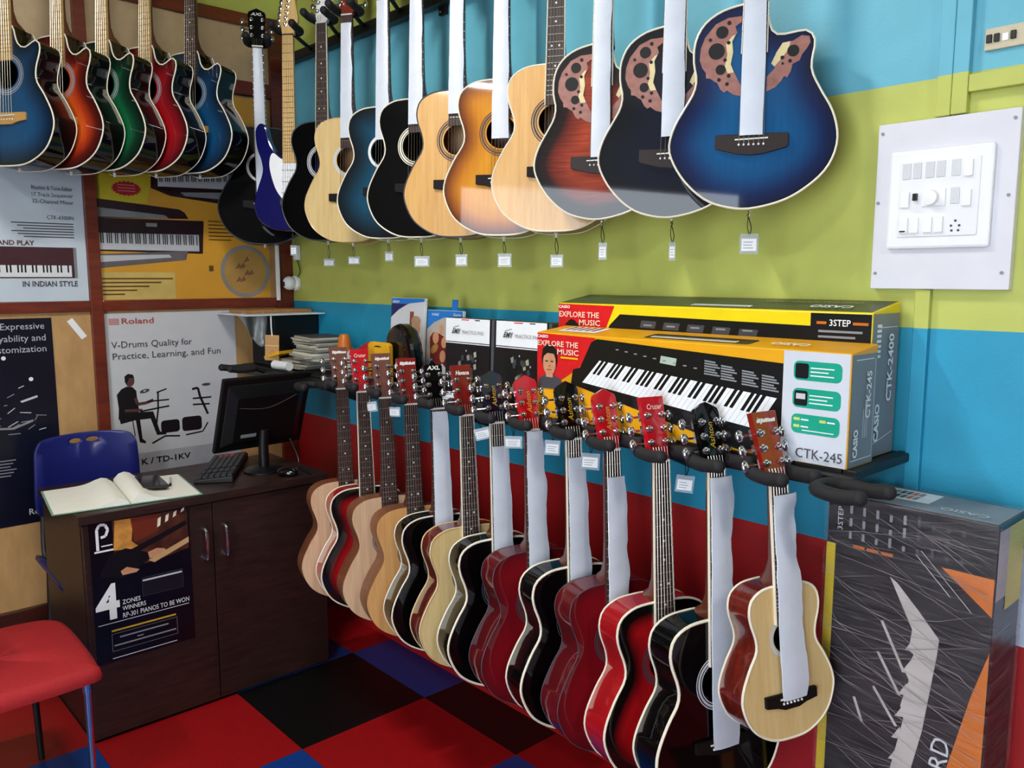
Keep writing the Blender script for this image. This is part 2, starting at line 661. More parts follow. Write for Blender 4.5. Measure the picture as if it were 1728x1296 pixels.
# ---- right wall: painted cable trunking
for (x0, x1, z0, z1, d) in ((2.90, 2.93, 1.886, CEIL, .016), (2.932, 2.963, 1.886, CEIL, .02), (2.964, 3.9, 1.927, 1.962, .02), (2.882, 2.914, 0, 1.522, .016)):
    bx('trunking', WALLP, wall_right, x0, x1, -d, 0, z0, z1, bevel=.002)

# ---- ceiling tubes
for i, ((x, y, z), rz) in enumerate(TUBES):
    t = thing('tube_light', ('white fluorescent tube light on the ceiling before the striped wall',
                             'white fluorescent tube light on the ceiling past the wrapped carton',
                             'white fluorescent tube light on the ceiling near the shop entrance')[i], 'lamp', (x, y, CEIL), (0, 0, rz), 'ceiling tube lights')
    bx('fitting', WHITE, t, -.32, .32, -.03, .03, -.035, 0, bevel=.004)
    MB().tube([(-.3, 0, -.055), (.3, 0, -.055)], .014, 12).build('tube', M('lit_tube', '#ffffff', .3, var=0, emit=18.), t)
    for sx in (-.305, .305):
        bx('end_cap', WHITE, t, sx - .012, sx + .012, -.018, .018, -.072, -.03)
    a = area_light('tube_glow', (x, y, z - .03), (0, 0, rz), 0.6, .06, TUBE_POWER, (1, .97, .92))
    a.parent = None

# ------------------------------------------------------------------ guitars
N = 88


def outline_acoustic(L, Wd):
    r = [(0, 0), (.42, .018), (.8, .11), (.985, .25), (.98, .36), (.82, .495), (.67, .585), (.635, .645), (.665, .71), (.735, .79), (.755, .865), (.68, .94), (.46, .988), (.16, 1.0)]
    pts = r + [(0, 1.0)] + [(-x, z) for x, z in reversed(r[1:])]
    return resample(spline([(x * Wd, z * L) for x, z in pts]), N)


def outline_cut(L, Wd):
    r = [(0, 0), (.42, .018), (.8, .11), (.985, .25), (.98, .36), (.82, .495), (.67, .585), (.635, .645), (.655, .71), (.715, .78), (.74, .83), (.715, .872), (.64, .888), (.54, .868), (.44, .845), (.33, .85), (.24, .89), (.19, .96), (.16, 1.0)]
    l = [(0, 0), (.42, .018), (.8, .11), (.985, .25), (.98, .36), (.82, .495), (.67, .585), (.635, .645), (.665, .71), (.735, .79), (.755, .865), (.68, .94), (.46, .988), (.16, 1.0)]
    pts = r + [(0, 1.0)] + [(-x, z) for x, z in reversed(l[1:])]
    return resample(spline([(x * Wd, z * L) for x, z in pts]), N)


def outline_round(L, Wd):
    px = [(830, 1065), (1000, 1022), (1130, 935), (1205, 840), (1235, 720), (1210, 590), (1150, 475), (1107, 385), (1102, 320), (1113, 250), (1105, 200), (1068, 172), (1000, 180), (940, 184), (905, 150), (885, 60), (860, 20),
          (828, 18), (760, 22), (660, 52), (582, 112), (542, 200), (538, 300), (553, 385), (541, 455), (498, 535), (450, 625), (425, 722), (442, 805), (505, 912), (600, 1005), (700, 1050)]
    k = Wd / 405.
    return resample(spline([((x - 830) * k, (1065 - y) * L / 1047.) for x, y in px]), N)


TUNER = {}


def tuner_mesh(side):
    """one machine head: post and washer on the face, shaft and button at the side (local y = head face normal back)"""
    if side not in TUNER:
        b = MB()
        b.lathe([(.0085, -.001), (.0085, -.003), (.0055, -.004), (.0045, -.013), (.0025, -.014)], 12, 'y')
        b.tube([(0, .020, 0), (side * .030, .020, 0)], .0028, 6)
        b.box(-.009, .009, .0135, .023, -.011, .011)
        b.sphere((side * .037, .020, 0), .0125, 10, (.85, .55, 1.05))
        TUNER[side] = b.mesh('tuner', CHROME, smooth=50)
    return TUNER[side]


HEADS = {
    'flat': [(-.0225, 0), (-.031, .03), (-.0345, .165), (-.010, .172), (.010, .172), (.0345, .165), (.031, .03), (.0225, 0)],
    'square': [(-.0225, 0), (-.030, .028), (-.036, .168), (.036, .168), (.030, .028), (.0225, 0)],
    'crown': [(-.0225, 0), (-.031, .026), (-.037, .14), (-.033, .152), (-.018, .160), (0, .169), (.018, .160), (.033, .152), (.037, .14), (.031, .026), (.0225, 0)],
    'point': [(-.0225, 0), (-.031, .028), (-.034, .15), (-.012, .156), (0, .170), (.012, .156), (.034, .15), (.031, .028), (.0225, 0)],
}


def scribble(plate, x0, x1, y, h, mat, seed):
    """an unreadable maker's mark: a row of slanted strokes"""
    rnd = random.Random(seed)
    x = x0
    while x < x1:
        w = rnd.uniform(.003, .006)
        hh = h * rnd.uniform(.6, 1.0)
        plate.poly([(x, y), (x + w * .9, y), (x + w * .9 + .0012, y + hh), (x + .0012, y + hh)], mat)
        plate.k -= 1
        x += w
    plate.line([(x0 + .004, y + h * 1.05), (x0 + .010, y - h * .25), (x0 + .018, y + h * .3)], .0018, mat)


def guitar(name, label, group, base=None, nut=None, az=58., tilt=2.6, roll=0., L=.465, Wd=.184, D=.092, neck=.372, kind='plain', top=None, rim=None,
           bind=IVORY, bindw=.0026, backbind=True, board=ROSE, neckm=NECKW, head='square', headm=None, logo=None, logom=PEARL, wrap=None, rose=IVORY, bridgem=None, hook=None,
           saddle=.168, sh=1.0, boardbind=False, wseed=0, headtilt=13., rosekind=0, wrapx=0):
    rim = rim or top
    headm = headm or neckm
    th = math.radians(90 - az)
    rot = Euler((-math.radians(tilt), math.radians(roll), th), 'XYZ')
    zn = L + neck
    if base is None:
        base = Vector(nut) - rot.to_matrix() @ Vector((0, 0, zn))
    g = thing(name, label, 'guitar', base, rot, group)
    OL = (outline_acoustic, outline_cut, outline_round)[('plain', 'cut', 'round').index(kind)](L, Wd)
    sc = (0, .66 * L) if kind != 'round' else (0, .62 * L)
    hr = .047 * L / .465 if kind != 'round' else .0015
    # soundboard: rings between rim and sound hole
    b = MB()
    rings = (0, .04, .1, .18, .28, .42, .6, .8, 1.0)
    edge = []
    for t in rings:
        for (x, z) in OL:
            d = math.hypot(x - sc[0], z - sc[1])
            hx, hz = sc[0] + (x - sc[0]) / d * hr, sc[1] + (z - sc[1]) / d * hr
            X, Z = x + (hx - x) * t, z + (hz - z) * t
            b.v.append((X, 0, Z))
            edge.append(0. if t == 0 else min(math.hypot(X - ox, Z - oz) for ox, oz in OL))
    for i in range(len(rings) - 1):
        for j in range(N):
            b.f.append((i * N + j, i * N + (j + 1) % N, (i + 1) * N + (j + 1) % N, (i + 1) * N + j))
    if kind == 'round':
        b.f.append(tuple((len(rings) - 1) * N + j for j in range(N)))
    b.v = [(x, y, z) for x, y, z in b.v]
    b.build('soundboard', top, g, smooth=True, attr=('edge', edge))
    # rim and back
    b = MB()
    if kind == 'round':
        prof = [(0, .0, 1.), (.02, .12, 1.), (.14, .40, .98), (.30, .66, .93), (.50, .84, .84), (.72, .95, .66), (.9, 1., .36), (1, 1.0, .02)]
        secs = [(dd, k) for _, dd, k in prof]
        DD = D * 1.15
    else:
        secs = [(0, 1.), (1., 1.), (1.02, .985), (1.06, .6), (1.08, .05)]
        DD = D
    for dd, k in secs:
        for (x, z) in OL:
            taper = 1 - .14 * max(0, (z / L - .3)) / .7
            b.v.append((x * k, dd * DD * taper, sc[1] + (z - sc[1]) * k))
    for i in range(len(secs) - 1):
        for j in range(N):
            b.f.append((i * N + j, (i + 1) * N + j, (i + 1) * N + (j + 1) % N, i * N + (j + 1) % N))
    b.f.append(tuple((len(secs) - 1) * N + j for j in range(N)))
    b.mi = [0] * len(b.f)
    b.build('body', rim, g, smooth=True)
    if bind:
        MB().tube([(x, .001, z) for x, z in OL], bindw, 6, True).build('binding', bind, g, smooth=True)
        if backbind and kind != 'round':
            MB().tube([(x, D * (1 - .14 * max(0, (z / L - .3)) / .7), z) for x, z in OL], bindw * .8, 6, True).build('back_binding', bind, g, smooth=True)
    if kind != 'round':
        b = MB()
        for (r0, r1) in (((1.12, 1.18), (1.24, 1.36), (1.42, 1.48)) if not rosekind else ((1.08, 1.3),)):
            n = 40
            o = len(b.v)
            b.add([(sc[0] + r * hr * math.cos(2 * PI * i / n), -.0007, sc[1] + r * hr * math.sin(2 * PI * i / n)) for r in (r0, r1) for i in range(n)],
                  [(i, (i + 1) % n, (i + 1) % n + n, i + n) for i in range(n)])
        b.build('rosette', rose, g)
    else:
        k, kz = Wd / 405., L / 1047.
        cv = lambda x, y: ((x - 830) * k, (1065 - y) * kz)
        e1 = [(700, 84), (765, 80), (765, 108), (735, 130), (745, 160), (722, 205), (728, 260), (718, 320), (735, 360), (770, 430), (770, 485), (735, 475), (705, 452), (690, 462), (672, 445), (655, 410), (640, 402), (620, 386), (600, 384), (598, 356), (580, 330), (566, 290), (570, 230), (590, 175), (640, 112)]
        e2 = [(893, 470), (935, 450), (962, 420), (975, 395), (990, 404), (1006, 372), (1012, 338), (1045, 322), (1056, 290), (1076, 265), (1092, 235), (1086, 205), (1050, 198), (1012, 222), (962, 230), (935, 275), (915, 330), (930, 352), (893, 395)]
        for pts in (e1, e2):
            e = MB().prism([cv(x, y) for x, y in pts], -.0016, -.0002).build('epaulette', EPAU, g)
        i1 = [(722, 178), (738, 170), (722, 205), (728, 260), (718, 320), (735, 362), (705, 365), (690, 330), (700, 270), (692, 215)]
        i2 = [(962, 230), (998, 224), (992, 262), (965, 300), (928, 345), (912, 330), (935, 275)]
        for pts in (i1, i2):
            MB().prism([cv(x, y) for x, y in pts], -.0022, -.0012).build('inlay', EPAUG, g)
        for (x, y, r) in ((672, 155, 30), (648, 250, 40), (670, 345, 25), (705, 110, 10), (615, 190, 8), (705, 210, 9), (690, 297, 9), (710, 378, 9), (663, 396, 9), (703, 420, 9),
                          (1013, 272, 28), (963, 303, 9), (1000, 322, 9), (966, 333, 6)):
            X, Z = cv(x, y)
            MB().lathe([(r * k, -.0028), (r * k, -.0010)], 16, 'y', (X, 0, Z)).build('sound_hole', HOLE, g)
    # neck with heel
    b = MB()
    n = 8
    for (z, w, d) in ((zn + .004, .0215, .017), (L + .12, .0255, .020), (L + .055, .027, .026), (L + .025, .0275, .045), (L + .008, .028, D * .78), (L - .004, .028, D * .84)):
        for j in range(n + 1):
            q = PI * j / n
            b.v.append((-w * math.cos(q), d * math.sin(q) ** .7, z))
    for i in range(5):
        for j in range(n):
            b.f.append((i * (n + 1) + j, i * (n + 1) + j + 1, (i + 1) * (n + 1) + j + 1, (i + 1) * (n + 1) + j))
        b.f.append((i * (n + 1) + n, i * (n + 1), (i + 1) * (n + 1), (i + 1) * (n + 1) + n))
    b.f.append(tuple(range(n + 1)))
    b.mi = [0] * len(b.f)
    b.build('neck', neckm, g, smooth=True)
    zf = .755 * L
    fw = lambda z: .0222 + (.0285 - .0222) * (zn - z) / (zn - zf)
    MB().add([(-fw(zf), -.0065, zf), (fw(zf), -.0065, zf), (fw(zn), -.0065, zn), (-fw(zn), -.0065, zn), (-fw(zf), 0, zf), (fw(zf), 0, zf), (fw(zn), 0, zn), (-fw(zn), 0, zn)],
             [(0, 1, 2, 3), (7, 6, 5, 4), (0, 4, 5, 1), (1, 5, 6, 2), (2, 6, 7, 3), (3, 7, 4, 0)]).build('fretboard', board, g)
    scale = neck / .5547
    fr, dots = MB(), MB()
    fz = lambda i: zn - scale * (1 - 2 ** (-i / 12.))
    for i in range(1, 21):
        z = fz(i)
        if z < zf + .002:
            break
        fr.box(-fw(z), fw(z), -.0078, -.006, z - .0008, z + .0008)
        if i in (3, 5, 7, 9, 12, 15, 17):
            zc = (z + fz(i - 1)) / 2
            for xd in ((-.011, .011) if i == 12 else (0,)):
                dots.lathe([(.0031, -.0072), (.0031, -.0062)], 10, 'y', (xd, 0, zc))
    stuff(fr.build('frets', STRINGM if board is ROSE else M('fret_dark', '#5b4a33', .4), g))
    if board is ROSE:
        stuff(dots.build('inlay_dots', PEARL, g))
    if boardbind:
        e = MB()
        for s_ in (-1, 1):
            e.add([(s_ * (fw(zf) + .0006), -.0068, zf), (s_ * (fw(zn) + .0006), -.0068, zn), (s_ * (fw(zn) - .0016), -.0068, zn), (s_ * (fw(zf) - .0016), -.0068, zf),
                   (s_ * (fw(zf) + .0006), 0, zf), (s_ * (fw(zn) + .0006), 0, zn)], [(0, 1, 2, 3), (0, 4, 5, 1)])
        e.build('board_binding', IVORY, g)
    bx('nut', PEARL, g, -.0222, .0222, -.0085, .002, zn, zn + .005)
    # headstock, leaning back
    ht = math.radians(headtilt)
    hz0 = zn + .005
    HT = lambda v: Vector((v.x, v.y * math.cos(ht) + v.z * math.sin(ht), hz0 - v.y * math.sin(ht) + v.z * math.cos(ht)))
    pts = [(x * sh, z * sh) for x, z in HEADS[head]]
    hd = MB().prism(pts, -.002, .0135).xf(HT).build('headstock', headm, g, bevel=.0012)
    for s_ in (-1, 1):
        for zt in (.046, .082, .118):
            t = link_mesh('tuner', tuner_mesh(s_), g, HT(Vector((s_ * .0225 * sh, -.001, zt * sh))))
            t.rotation_euler = (-ht, 0, 0)
    if logo:
        pl = Plate(g, HT(Vector((0, -.0026, 0))), (1, 0, 0), (0, math.sin(ht), math.cos(ht)), .0004)
        if logo == '~':
            scribble(pl, -.026 * sh, .026 * sh, .142 * sh, .011, logom, wseed)
            pl.done('maker_mark')
        elif logo == 'Ashton':
            pl.text(logo, .007, .045, .021, logom, rot=PI / 2, name='maker_mark', shear=.25, width=.06)
        else:
            pl.text(logo, 0, .134 * sh, .018, logom, name='maker_mark', align='CENTER', bold=.03, shear=.2, width=.048 * sh)
            pl.done('maker_mark')
    # bridge
    bm_ = bridgem or (M('walnut_bridge', '#2b1e1c', .5, spec=.3) if kind == 'round' else M('ebony_bridge', '#120b0a', .6, spec=.2))
    kz = L / .465 * (1.2 if L < .4 else 1)
    if kind == 'round':
        bp = [(-.082, -.012), (-.080, -.018), (-.03, -.031), (0, -.034), (.03, -.031), (.080, -.018), (.082, -.012), (.081, .014), (-.081, .014)]
    else:
        bp = [(-.078, -.014), (-.045, -.019), (-.022, -.027), (.022, -.027), (.045, -.019), (.078, -.014), (.078, .012), (-.078, .014)]
    br = MB().prism([(x * kz, saddle + z * kz) for x, z in bp], -.009, 0).build('bridge', bm_, g, bevel=.0012)
    MB().prism([(-.037 * kz, saddle + .000), (.037 * kz, saddle + .002), (.037 * kz, saddle + .005), (-.037 * kz, saddle + .003)], -.0115, -.008).build('saddle', PEARL, br)
    for i in range(6):
        x = (-.0275 + .011 * i) * kz
        MB().sphere((x, -.0095, saddle - .010 * kz), .0028, 8).build('bridge_pin', PEARL, br)
    st = MB()
    for i in range(6):
        x0, x1 = (-.0275 + .011 * i) * kz, -.0175 + .007 * i
        st.tube([(x0, -.0095, saddle - .008 * kz), (x0, -.0118, saddle + .003), (x1, -.0092, zn + .003), (x1 * 1.1, -.004 + .02 * math.sin(ht), hz0 + .03)], .0005 if i > 2 else .0008, 4)
    stuff(st.build('strings', STRINGM, g))
    MB().lathe([(.006, -.001), (.006, -.004), (.0035, -.006), (.0045, -.014), (.002, -.016)], 10, 'z', (0, D * .45, 0)).build('end_pin', PEARL if kind != 'round' else CHROME, g)
    # film wrapped round the fretboard
    if wrap:
        z1, z0, wd, wav = wrap
        rnd = random.Random(wseed + 31)
        rows = 26
        b = MB()
        jl = jr = 0.
        for i in range(rows + 1):
            z = zn - z1 + (zn - z0 - (zn - z1)) * i / rows
            if i % 2 == 0:
                jl, jr = rnd.uniform(-1, 1) * wav, rnd.uniform(-1, 1) * wav
            f = max(fw(max(z, zf)), .0225) * wd
            drift = wav * 1.8 * math.sin(i * .55 + wseed)
            fl, fr_ = (-.72 * f, 1.08 * f) if wrapx else (-.76 * f, .70 * f)
            for (x, y) in ((fl + jl * .4, -.0085), (fl + jl * .4, -.0125), (fl * .4, -.0145 - abs(jl) * .5), (f * .4, -.0145 - abs(jr) * .5), (fr_ + jr + max(0, drift), -.0125), (fr_ + jr * .5 + max(0, drift), -.006 if wrapx else -.0085)):
                b.v.append((x, y, z))
        for i in range(rows):
            for j in range(5):
                b.f.append((i * 6 + j, i * 6 + j + 1, (i + 1) * 6 + j + 1, (i + 1) * 6 + j))
        b.mi = [0] * len(b.f)
        b.build('wrap_film', FILM, g, smooth=60)
    if hook:
        hp = g.matrix_basis if False else None
        p = Vector(base) + rot.to_matrix() @ Vector((0, .006, zn + .022))
        hook(p, th)
    return g, Vector(base), rot


def hanger(label, group, stem_to, drop=0.):
    """padded yoke: closed end behind the neck, two prongs forward; stem back to what carries it"""
    def fn(p, th):
        h = thing('guitar_hanger', label, 'hanger', p, (0, 0, th), group)
        pth = [(-.043, -.068, .006), (-.044, -.03, 0), (-.043, .014, 0), (-.031, .038, 0), (0, .048, 0), (.031, .038, 0), (.043, .014, 0), (.044, -.03, 0), (.043, -.068, .006)]
        MB().tube(spline(pth, False, 3), .0145, 10).build('padded_yoke', FOAM, h, smooth=True)
        for s_ in (-1, 1):
            MB().sphere((s_ * .043, -.070, .006), .0155, 10).build('prong_tip', FOAM, h, smooth=True)
        R = Euler((0, 0, th)).to_matrix().inverted()
        e = R @ (Vector(stem_to(p, th)) - p)
        MB().tube([(0, .04, 0), (e.x, e.y, e.z)], .008, 8).build('arm', STEEL, h, smooth=True)
        return h
    return fn


UP = 'guitars hung along the top of the striped wall'
LO = 'guitars hung in a row below the shelf'
LE = 'cutaway guitars hung before the timber back wall'
HU = 'hangers on the upper rail'
HL = 'hangers under the shelf'


def arm_up(p, th):
    d = Vector((-math.sin(th), math.cos(th), 0))
    t = (-.03 - p.y) / d.y
    return (p.x + d.x * t, -.03, 2.515)


def arm_lo(p, th):
    return (p.x - .035, -.295, 1.135)


def arm_le(p, th):
    return (.012, p.y + .03, p.z)


# upper rail on the wall
rl = thing('hanger_rail', 'long black steel rail along the upper striped wall', 'rail', (0, 0, 2.515))
bx('bar', STEEL, rl, .06, 3.0, -.05, -.012, -.02, .02, bevel=.004)
for x in (.35, 1.2, 2.05, 2.9):
    bx('mounting_plate', STEEL, rl, x - .02, x + .02, -.014, 0, -.045, .045, bevel=.002)
    MB().sphere((x, -.02, -.034), .006, 8).build('bolt', CHROME, rl)

uppers = [
    dict(label='black acoustic guitar with film-wrapped neck in the corner of the upper row', nut=(.225, -.24, 2.51), az=28, L=.49, Wd=.185, D=.08, neck=.33, top=GBLACK, rim=GBLACK, bind=DGREY, head='crown', headm=GBLACK, logo='AXL', rose=PEARL, rosekind=1, wrap=(.008, .70, 1.12, .0006), tilt=2, hk='black foam padded hanger holding the corner guitar marked AXL'),
    dict(label='black acoustic guitar with bare dotted fretboard behind the pale guitar', base=(.655, -.2, 1.695), top=GBLACK, bind=DGREY, headm=M('glare_white_lacquer', '#f2f0ea', .12, coat=1., var=.03), rose=LGREY, boardbind=True, hk='black foam padded hanger holding the white headstock guitar'),  # headstock colour carries the white glare on its face
    dict(label='pale natural acoustic guitar with reddish headstock and film-wrapped neck in upper row', base=(.843, -.2, 1.683), top=NATPALE, rim=TANRIM, bind=NATPALE, headm=M('orange_red_lacquer', '#8c2412', .2, coat=1.), rose=LGREY, rosekind=1, wrap=(.03, .45, 1.22, .0015), hk='black foam padded hanger holding the pale guitar with reddish headstock'),
    dict(label='blue burst acoustic guitar with film-wrapped neck in upper row', base=(1.085, -.2, 1.688), top=GBLUE, rim=GBLACK, headm=GBLACK, rosekind=1, rose=PEARL, wrap=(.01, .49, 1.25, .001), hk='black foam padded hanger holding the blue burst guitar of the upper row'),
    dict(label='black acoustic guitar with white edge and film-wrapped neck in middle of upper row', base=(1.286, -.2, 1.685), top=GBLACK, headm=GBLACK, rose=IVORY, wrap=(.01, .46, 1.25, .001), hk='black foam padded hanger holding the white edged black upper guitar'),
    dict(label='honey natural acoustic guitar hung just left of the amber sunburst one', base=(1.505, -.2, 1.679), top=NAT, rim=TANRIM, bind=DGREY, rose=ROSE, headm=NECKW, wrap=(.01, .45, 1.25, .001), hk='black foam padded hanger holding the honey natural guitar'),
    dict(label='amber sunburst acoustic guitar with film-wrapped neck in upper row', base=(1.718, -.2, 1.676), top=GAMBER, rim=NECKW, rose=ROSE, wrap=(.01, .55, 1.25, .001), hk='black foam padded hanger holding the amber sunburst guitar'),
    dict(label='natural acoustic guitar with bare dark fretboard and strings in upper row', base=(1.945, -.2, 1.679), top=NAT, rim=BROWNRIM, rose=ROSE, boardbind=True, hk='black foam padded hanger holding the natural guitar with bare fretboard'),
    dict(label='flamed red roundback guitar with leaf-shaped soundhole inlays', base=(2.121, -.2, 1.704), saddle=.152, kind='round', top=GFLAME, rim=GBLACK, wrap=(.01, .67, 1.15, .0012), L=.46, boardbind=True, hk='black foam padded hanger holding the flamed red roundback'),
    dict(label='midnight blue roundback cutaway guitar hung second from the right', base=(2.355, -.2, 1.697), saddle=.152, kind='round', top=GDARK, rim=GBLACK, wrap=(.01, .64, 1.25, .0015), L=.462, boardbind=True, hk='black foam padded hanger holding the midnight blue roundback'),
    dict(label='glossy ocean blue roundback cutaway guitar at right end of upper row', base=(2.575, -.2, 1.705), saddle=.152, kind='round', top=GBLUER, rim=GBLACK, wrap=(.01, .665, 1.2, .0004), L=.455, boardbind=True, hk='black foam padded hanger holding the ocean blue roundback'),
]
pins = {}
for i, kw in enumerate(uppers):
    kw = dict(kw)
    hk = kw.pop('hk')
    lab = kw.pop('label')
    g, b0, r0 = guitar('acoustic_guitar', lab, UP, hook=hanger(hk, HU, arm_up), wseed=i, **kw)
    pins[i] = b0 + r0.to_matrix() @ Vector((0, .04, -.014))

# ---- the electric guitar between them
def electric(label, nut, az, tilt):
    th = math.radians(90 - az)
    rot = Euler((-math.radians(tilt), 0, th), 'XYZ')
    zn = .77
    base = Vector(nut) - rot.to_matrix() @ Vector((0, 0, zn))
    g = thing('electric_guitar', label, 'guitar', base, rot, UP)
    ol = spline([(0, 0), (.09, .012), (.145, .07), (.155, .14), (.13, .205), (.118, .25), (.125, .30), (.135, .345), (.125, .375), (.10, .365), (.07, .32), (.035, .30),
                 (-.03, .30), (-.06, .315), (-.085, .36), (-.10, .415), (-.125, .43), (-.145, .40), (-.14, .335), (-.122, .28), (-.118, .235), (-.14, .17), (-.155, .11), (-.14, .05), (-.08, .008)])
    MB().prism(ol, 0, .042).build('body', NAVYG, g, bevel=.006)
    pg = spline([(.0, .10), (.05, .09), (.09, .11), (.085, .15), (.075, .19), (.095, .25), (.09, .31), (.06, .315), (.03, .285), (-.03, .285), (-.07, .31), (-.085, .27), (-.075, .21), (-.05, .15)])
    MB().prism(pg, -.003, -.0002).build('pickguard', WHITE, g)
    for z in (.16, .205, .25):
        bx('pickup', PAPER, g, -.035, .035, -.009, -.002, z - .01, z + .01, bevel=.003)
    for (x, z) in ((.06, .15), (.085, .105), (.095, .07)):
        MB().lathe([(.011, -.003), (.010, -.014), (.004, -.015)], 14, 'y', (x, 0, z)).build('knob', WHITE, g)
    bx('bridge', CHROME, g, -.04, .04, -.009, 0, .10, .13, bevel=.002)
    w0, w1 = .0225, .028
    MB().add([(-w1, -.009, .27), (w1, -.009, .27), (w0, -.009, zn), (-w0, -.009, zn), (-w1, .012, .27), (w1, .012, .27), (w0, .010, zn), (-w0, .010, zn)],
             [(0, 1, 2, 3), (7, 6, 5, 4), (0, 4, 5, 1), (1, 5, 6, 2), (2, 6, 7, 3), (3, 7, 4, 0)]).build('neck', MAPLE, g, bevel=.003)
    fr = MB()
    for i in range(1, 22):
        z = zn - .648 * (1 - 2 ** (-i / 12.))
        fr.box(-.024, .024, -.0102, -.0088, z - .0007, z + .0007)
    stuff(fr.build('frets', M('fret_dark', '#5b4a33', .4), g))
    bx('nut', M('dark_nut', '#3a2c20', .4), g, -.022, .022, -.011, .004, zn, zn + .004)
    hp = [(-.022, 0), (-.030, .03), (-.036, .05), (-.030, .085), (-.024, .12), (-.020, .155), (-.006, .185), (.02, .19), (.036, .175), (.038, .15), (.030, .13), (.036, .09), (.040, .05), (.026, .02), (.022, 0)]
    MB().prism(spline(hp, True, 3), 0, .014).xf(lambda v: v + Vector((0, .004, zn + .004))).build('headstock', MAPLE, g, bevel=.001)
    for k in range(6):
        t = link_mesh('tuner', tuner_mesh(-1), g, (-.012 + .0035 * k, .004, zn + .045 + .023 * k))
    st = MB()
    for i in range(6):
        st.tube([(-.026 + .0104 * i, -.010, .12), (-.0165 + .0066 * i, -.0125, zn)], .0005, 4)
    stuff(st.build('strings', STRINGM, g))
    hanger('black foam padded hanger holding the maple necked electric guitar', HU, arm_up)(base + rot.to_matrix() @ Vector((0, .006, zn + .022)), th)
    return base + rot.to_matrix() @ Vector((0, .02, -.006))


pins['e'] = electric('navy blue electric guitar with maple neck and white pickguard', (.485, -.235, 2.505), 50, 3)

# ---- lower row
SCAR = M('scarlet_lacquer', '#c20f1e', .16, coat=1., var=.08)
BRNH = M('brown_satin_head', '#6d3b2e', .45, var=.1)
RBRN = M('red_brown_lacquer_head', '#7a1712', .22, coat=.8, var=.12)
NAVH = M('navy_black_lacquer_head', '#12132a', .16, coat=1.)
LN = [(1.018, 1.144), (1.158, 1.147), (1.298, 1.141), (1.446, 1.136), (1.588, 1.138), (1.732, 1.135), (1.869, 1.130), (2.015, 1.129), (2.172, 1.127), (2.304, 1.119), (2.456, 1.116), (2.608, 1.12), (2.760, 1.118)]
lowers = [
    dict(label='natural acoustic guitar with brown headstock nearest the desk in lower row', top=NATPINK, rim=BROWNRIM, bind=None, headm=BRNH, logo='~'),
    dict(label='red and black burst guitar with red headstock behind the desk corner', top=GREDB, rim=REDRIM, headm=SCAR, logo='Cruzer', logom=M('pink_ink', '#f2b0a8', .4), boardbind=True),
    dict(label='pinkish natural guitar with brown headstock third from the desk', top=NATPINK, rim=BROWNRIM, bind=None, headm=BRNH, logo='~'),
    dict(label='amber natural guitar with red-brown headstock fourth from the desk', top=NATORG, rim=BROWNRIM, bind=None, headm=RBRN, logo='~'),
    dict(label='black guitar with white edging, AXL headstock and film-wrapped neck', top=GBLACK, rim=GBLACK, head='point', headm=GBLACK, logo='AXL', wrap=(.006, .42, 1.2, .0008)),
    dict(label='pale natural guitar with dark red sides and Havana headstock', top=NATPALE, rim=MAHOG, bind=NATPALE, headm=RBRN, logo='Havana', boardbind=True),
    dict(label='black cream-edged guitar with navy headstock left of the dark red guitars', top=GBLACK, rim=GBLACK, head='crown', headm=NAVH, logo='Ashton', logom=GOLDINK, wrap=(.065, .45, 1.2, .0012), boardbind=True, bindw=.0034),
    dict(label='dark red guitar with red headstock in front of the second practice pad box', top=GWINE, rim=WINERIM, bind=DGREY, bindw=.0014, head='crown', headm=SCAR, logo='Ashton', logom=GOLDINK, wrap=(.0, .45, 1.2, .0025)),
    dict(label='black cream-edged guitar between the two dark red guitars', top=GBLACK, rim=GBLACK, head='crown', headm=GBLACK, logo='Ashton', logom=GOLDINK, wrap=(.045, .45, 1.2, .002), boardbind=True, bindw=.0034),
    dict(label='dark red guitar with red headstock left of the bright red burst guitar', top=GWINE, rim=WINERIM, bind=DGREY, bindw=.0014, head='crown', headm=SCAR, logo='Ashton', logom=GOLDINK, wrap=(.065, .45, 1.15, .0025)),
    dict(label='bright red burst guitar with bare black fretboard and red Cruzer headstock', top=GREDB, rim=REDRIM, headm=SCAR, logo='Cruzer', logom=M('pink_ink', '#f2b0a8', .4), boardbind=True, bindw=.003),
    dict(label='large black cream-edged guitar second from right in the lower row', top=GBLACK, rim=GBLACK, head='crown', headm=GBLACK, logo='Ashton', logom=GOLDINK, wrap=(.012, .63, 1.25, .004), boardbind=True, bindw=.0036, rose=LGREY),
    dict(label='small natural guitar with mahogany sides at right end of lower row', top=NATPALE, rim=MAHOG, headm=M('mahogany_red_lacquer_head', '#8a1a10', .15, coat=1., var=.1), logo='~', wrap=(.02, .455, 1.15, .004), boardbind=True, bindw=.003, L=.33, Wd=.120, D=.082, neck=.213, saddle=.09, rosekind=1, rose=LGREY),
]
hl = ['nearest the desk', 'behind the red headstock by the desk', 'third from the desk', 'fourth from the desk', 'under the lower AXL headstock', 'under the Havana headstock', 'under the navy headstock', 'under the leftmost dark red headstock',
      'under the black headstock between two red ones', 'under the red headstock left of the scarlet one', 'under the scarlet Cruzer headstock', 'under the black headstock second from right', 'under the small mahogany headstock']
for i, kw in enumerate(lowers):
    kw = dict(kw)
    lab = kw.pop('label')
    d = dict(L=.43, Wd=.172, D=.094, neck=.335, az=18., tilt=4.5, saddle=.145, sh=.9, wrapx=1, rose=DGREY)
    if i == 12:
        d.update(az=20, tilt=6, roll=-2)
    d.update(kw)
    guitar('acoustic_guitar', lab, LO, nut=(LN[i][0], -.35, LN[i][1]), hook=hanger('black foam hanger ' + hl[i], HL, arm_lo), wseed=i + 40, **d)
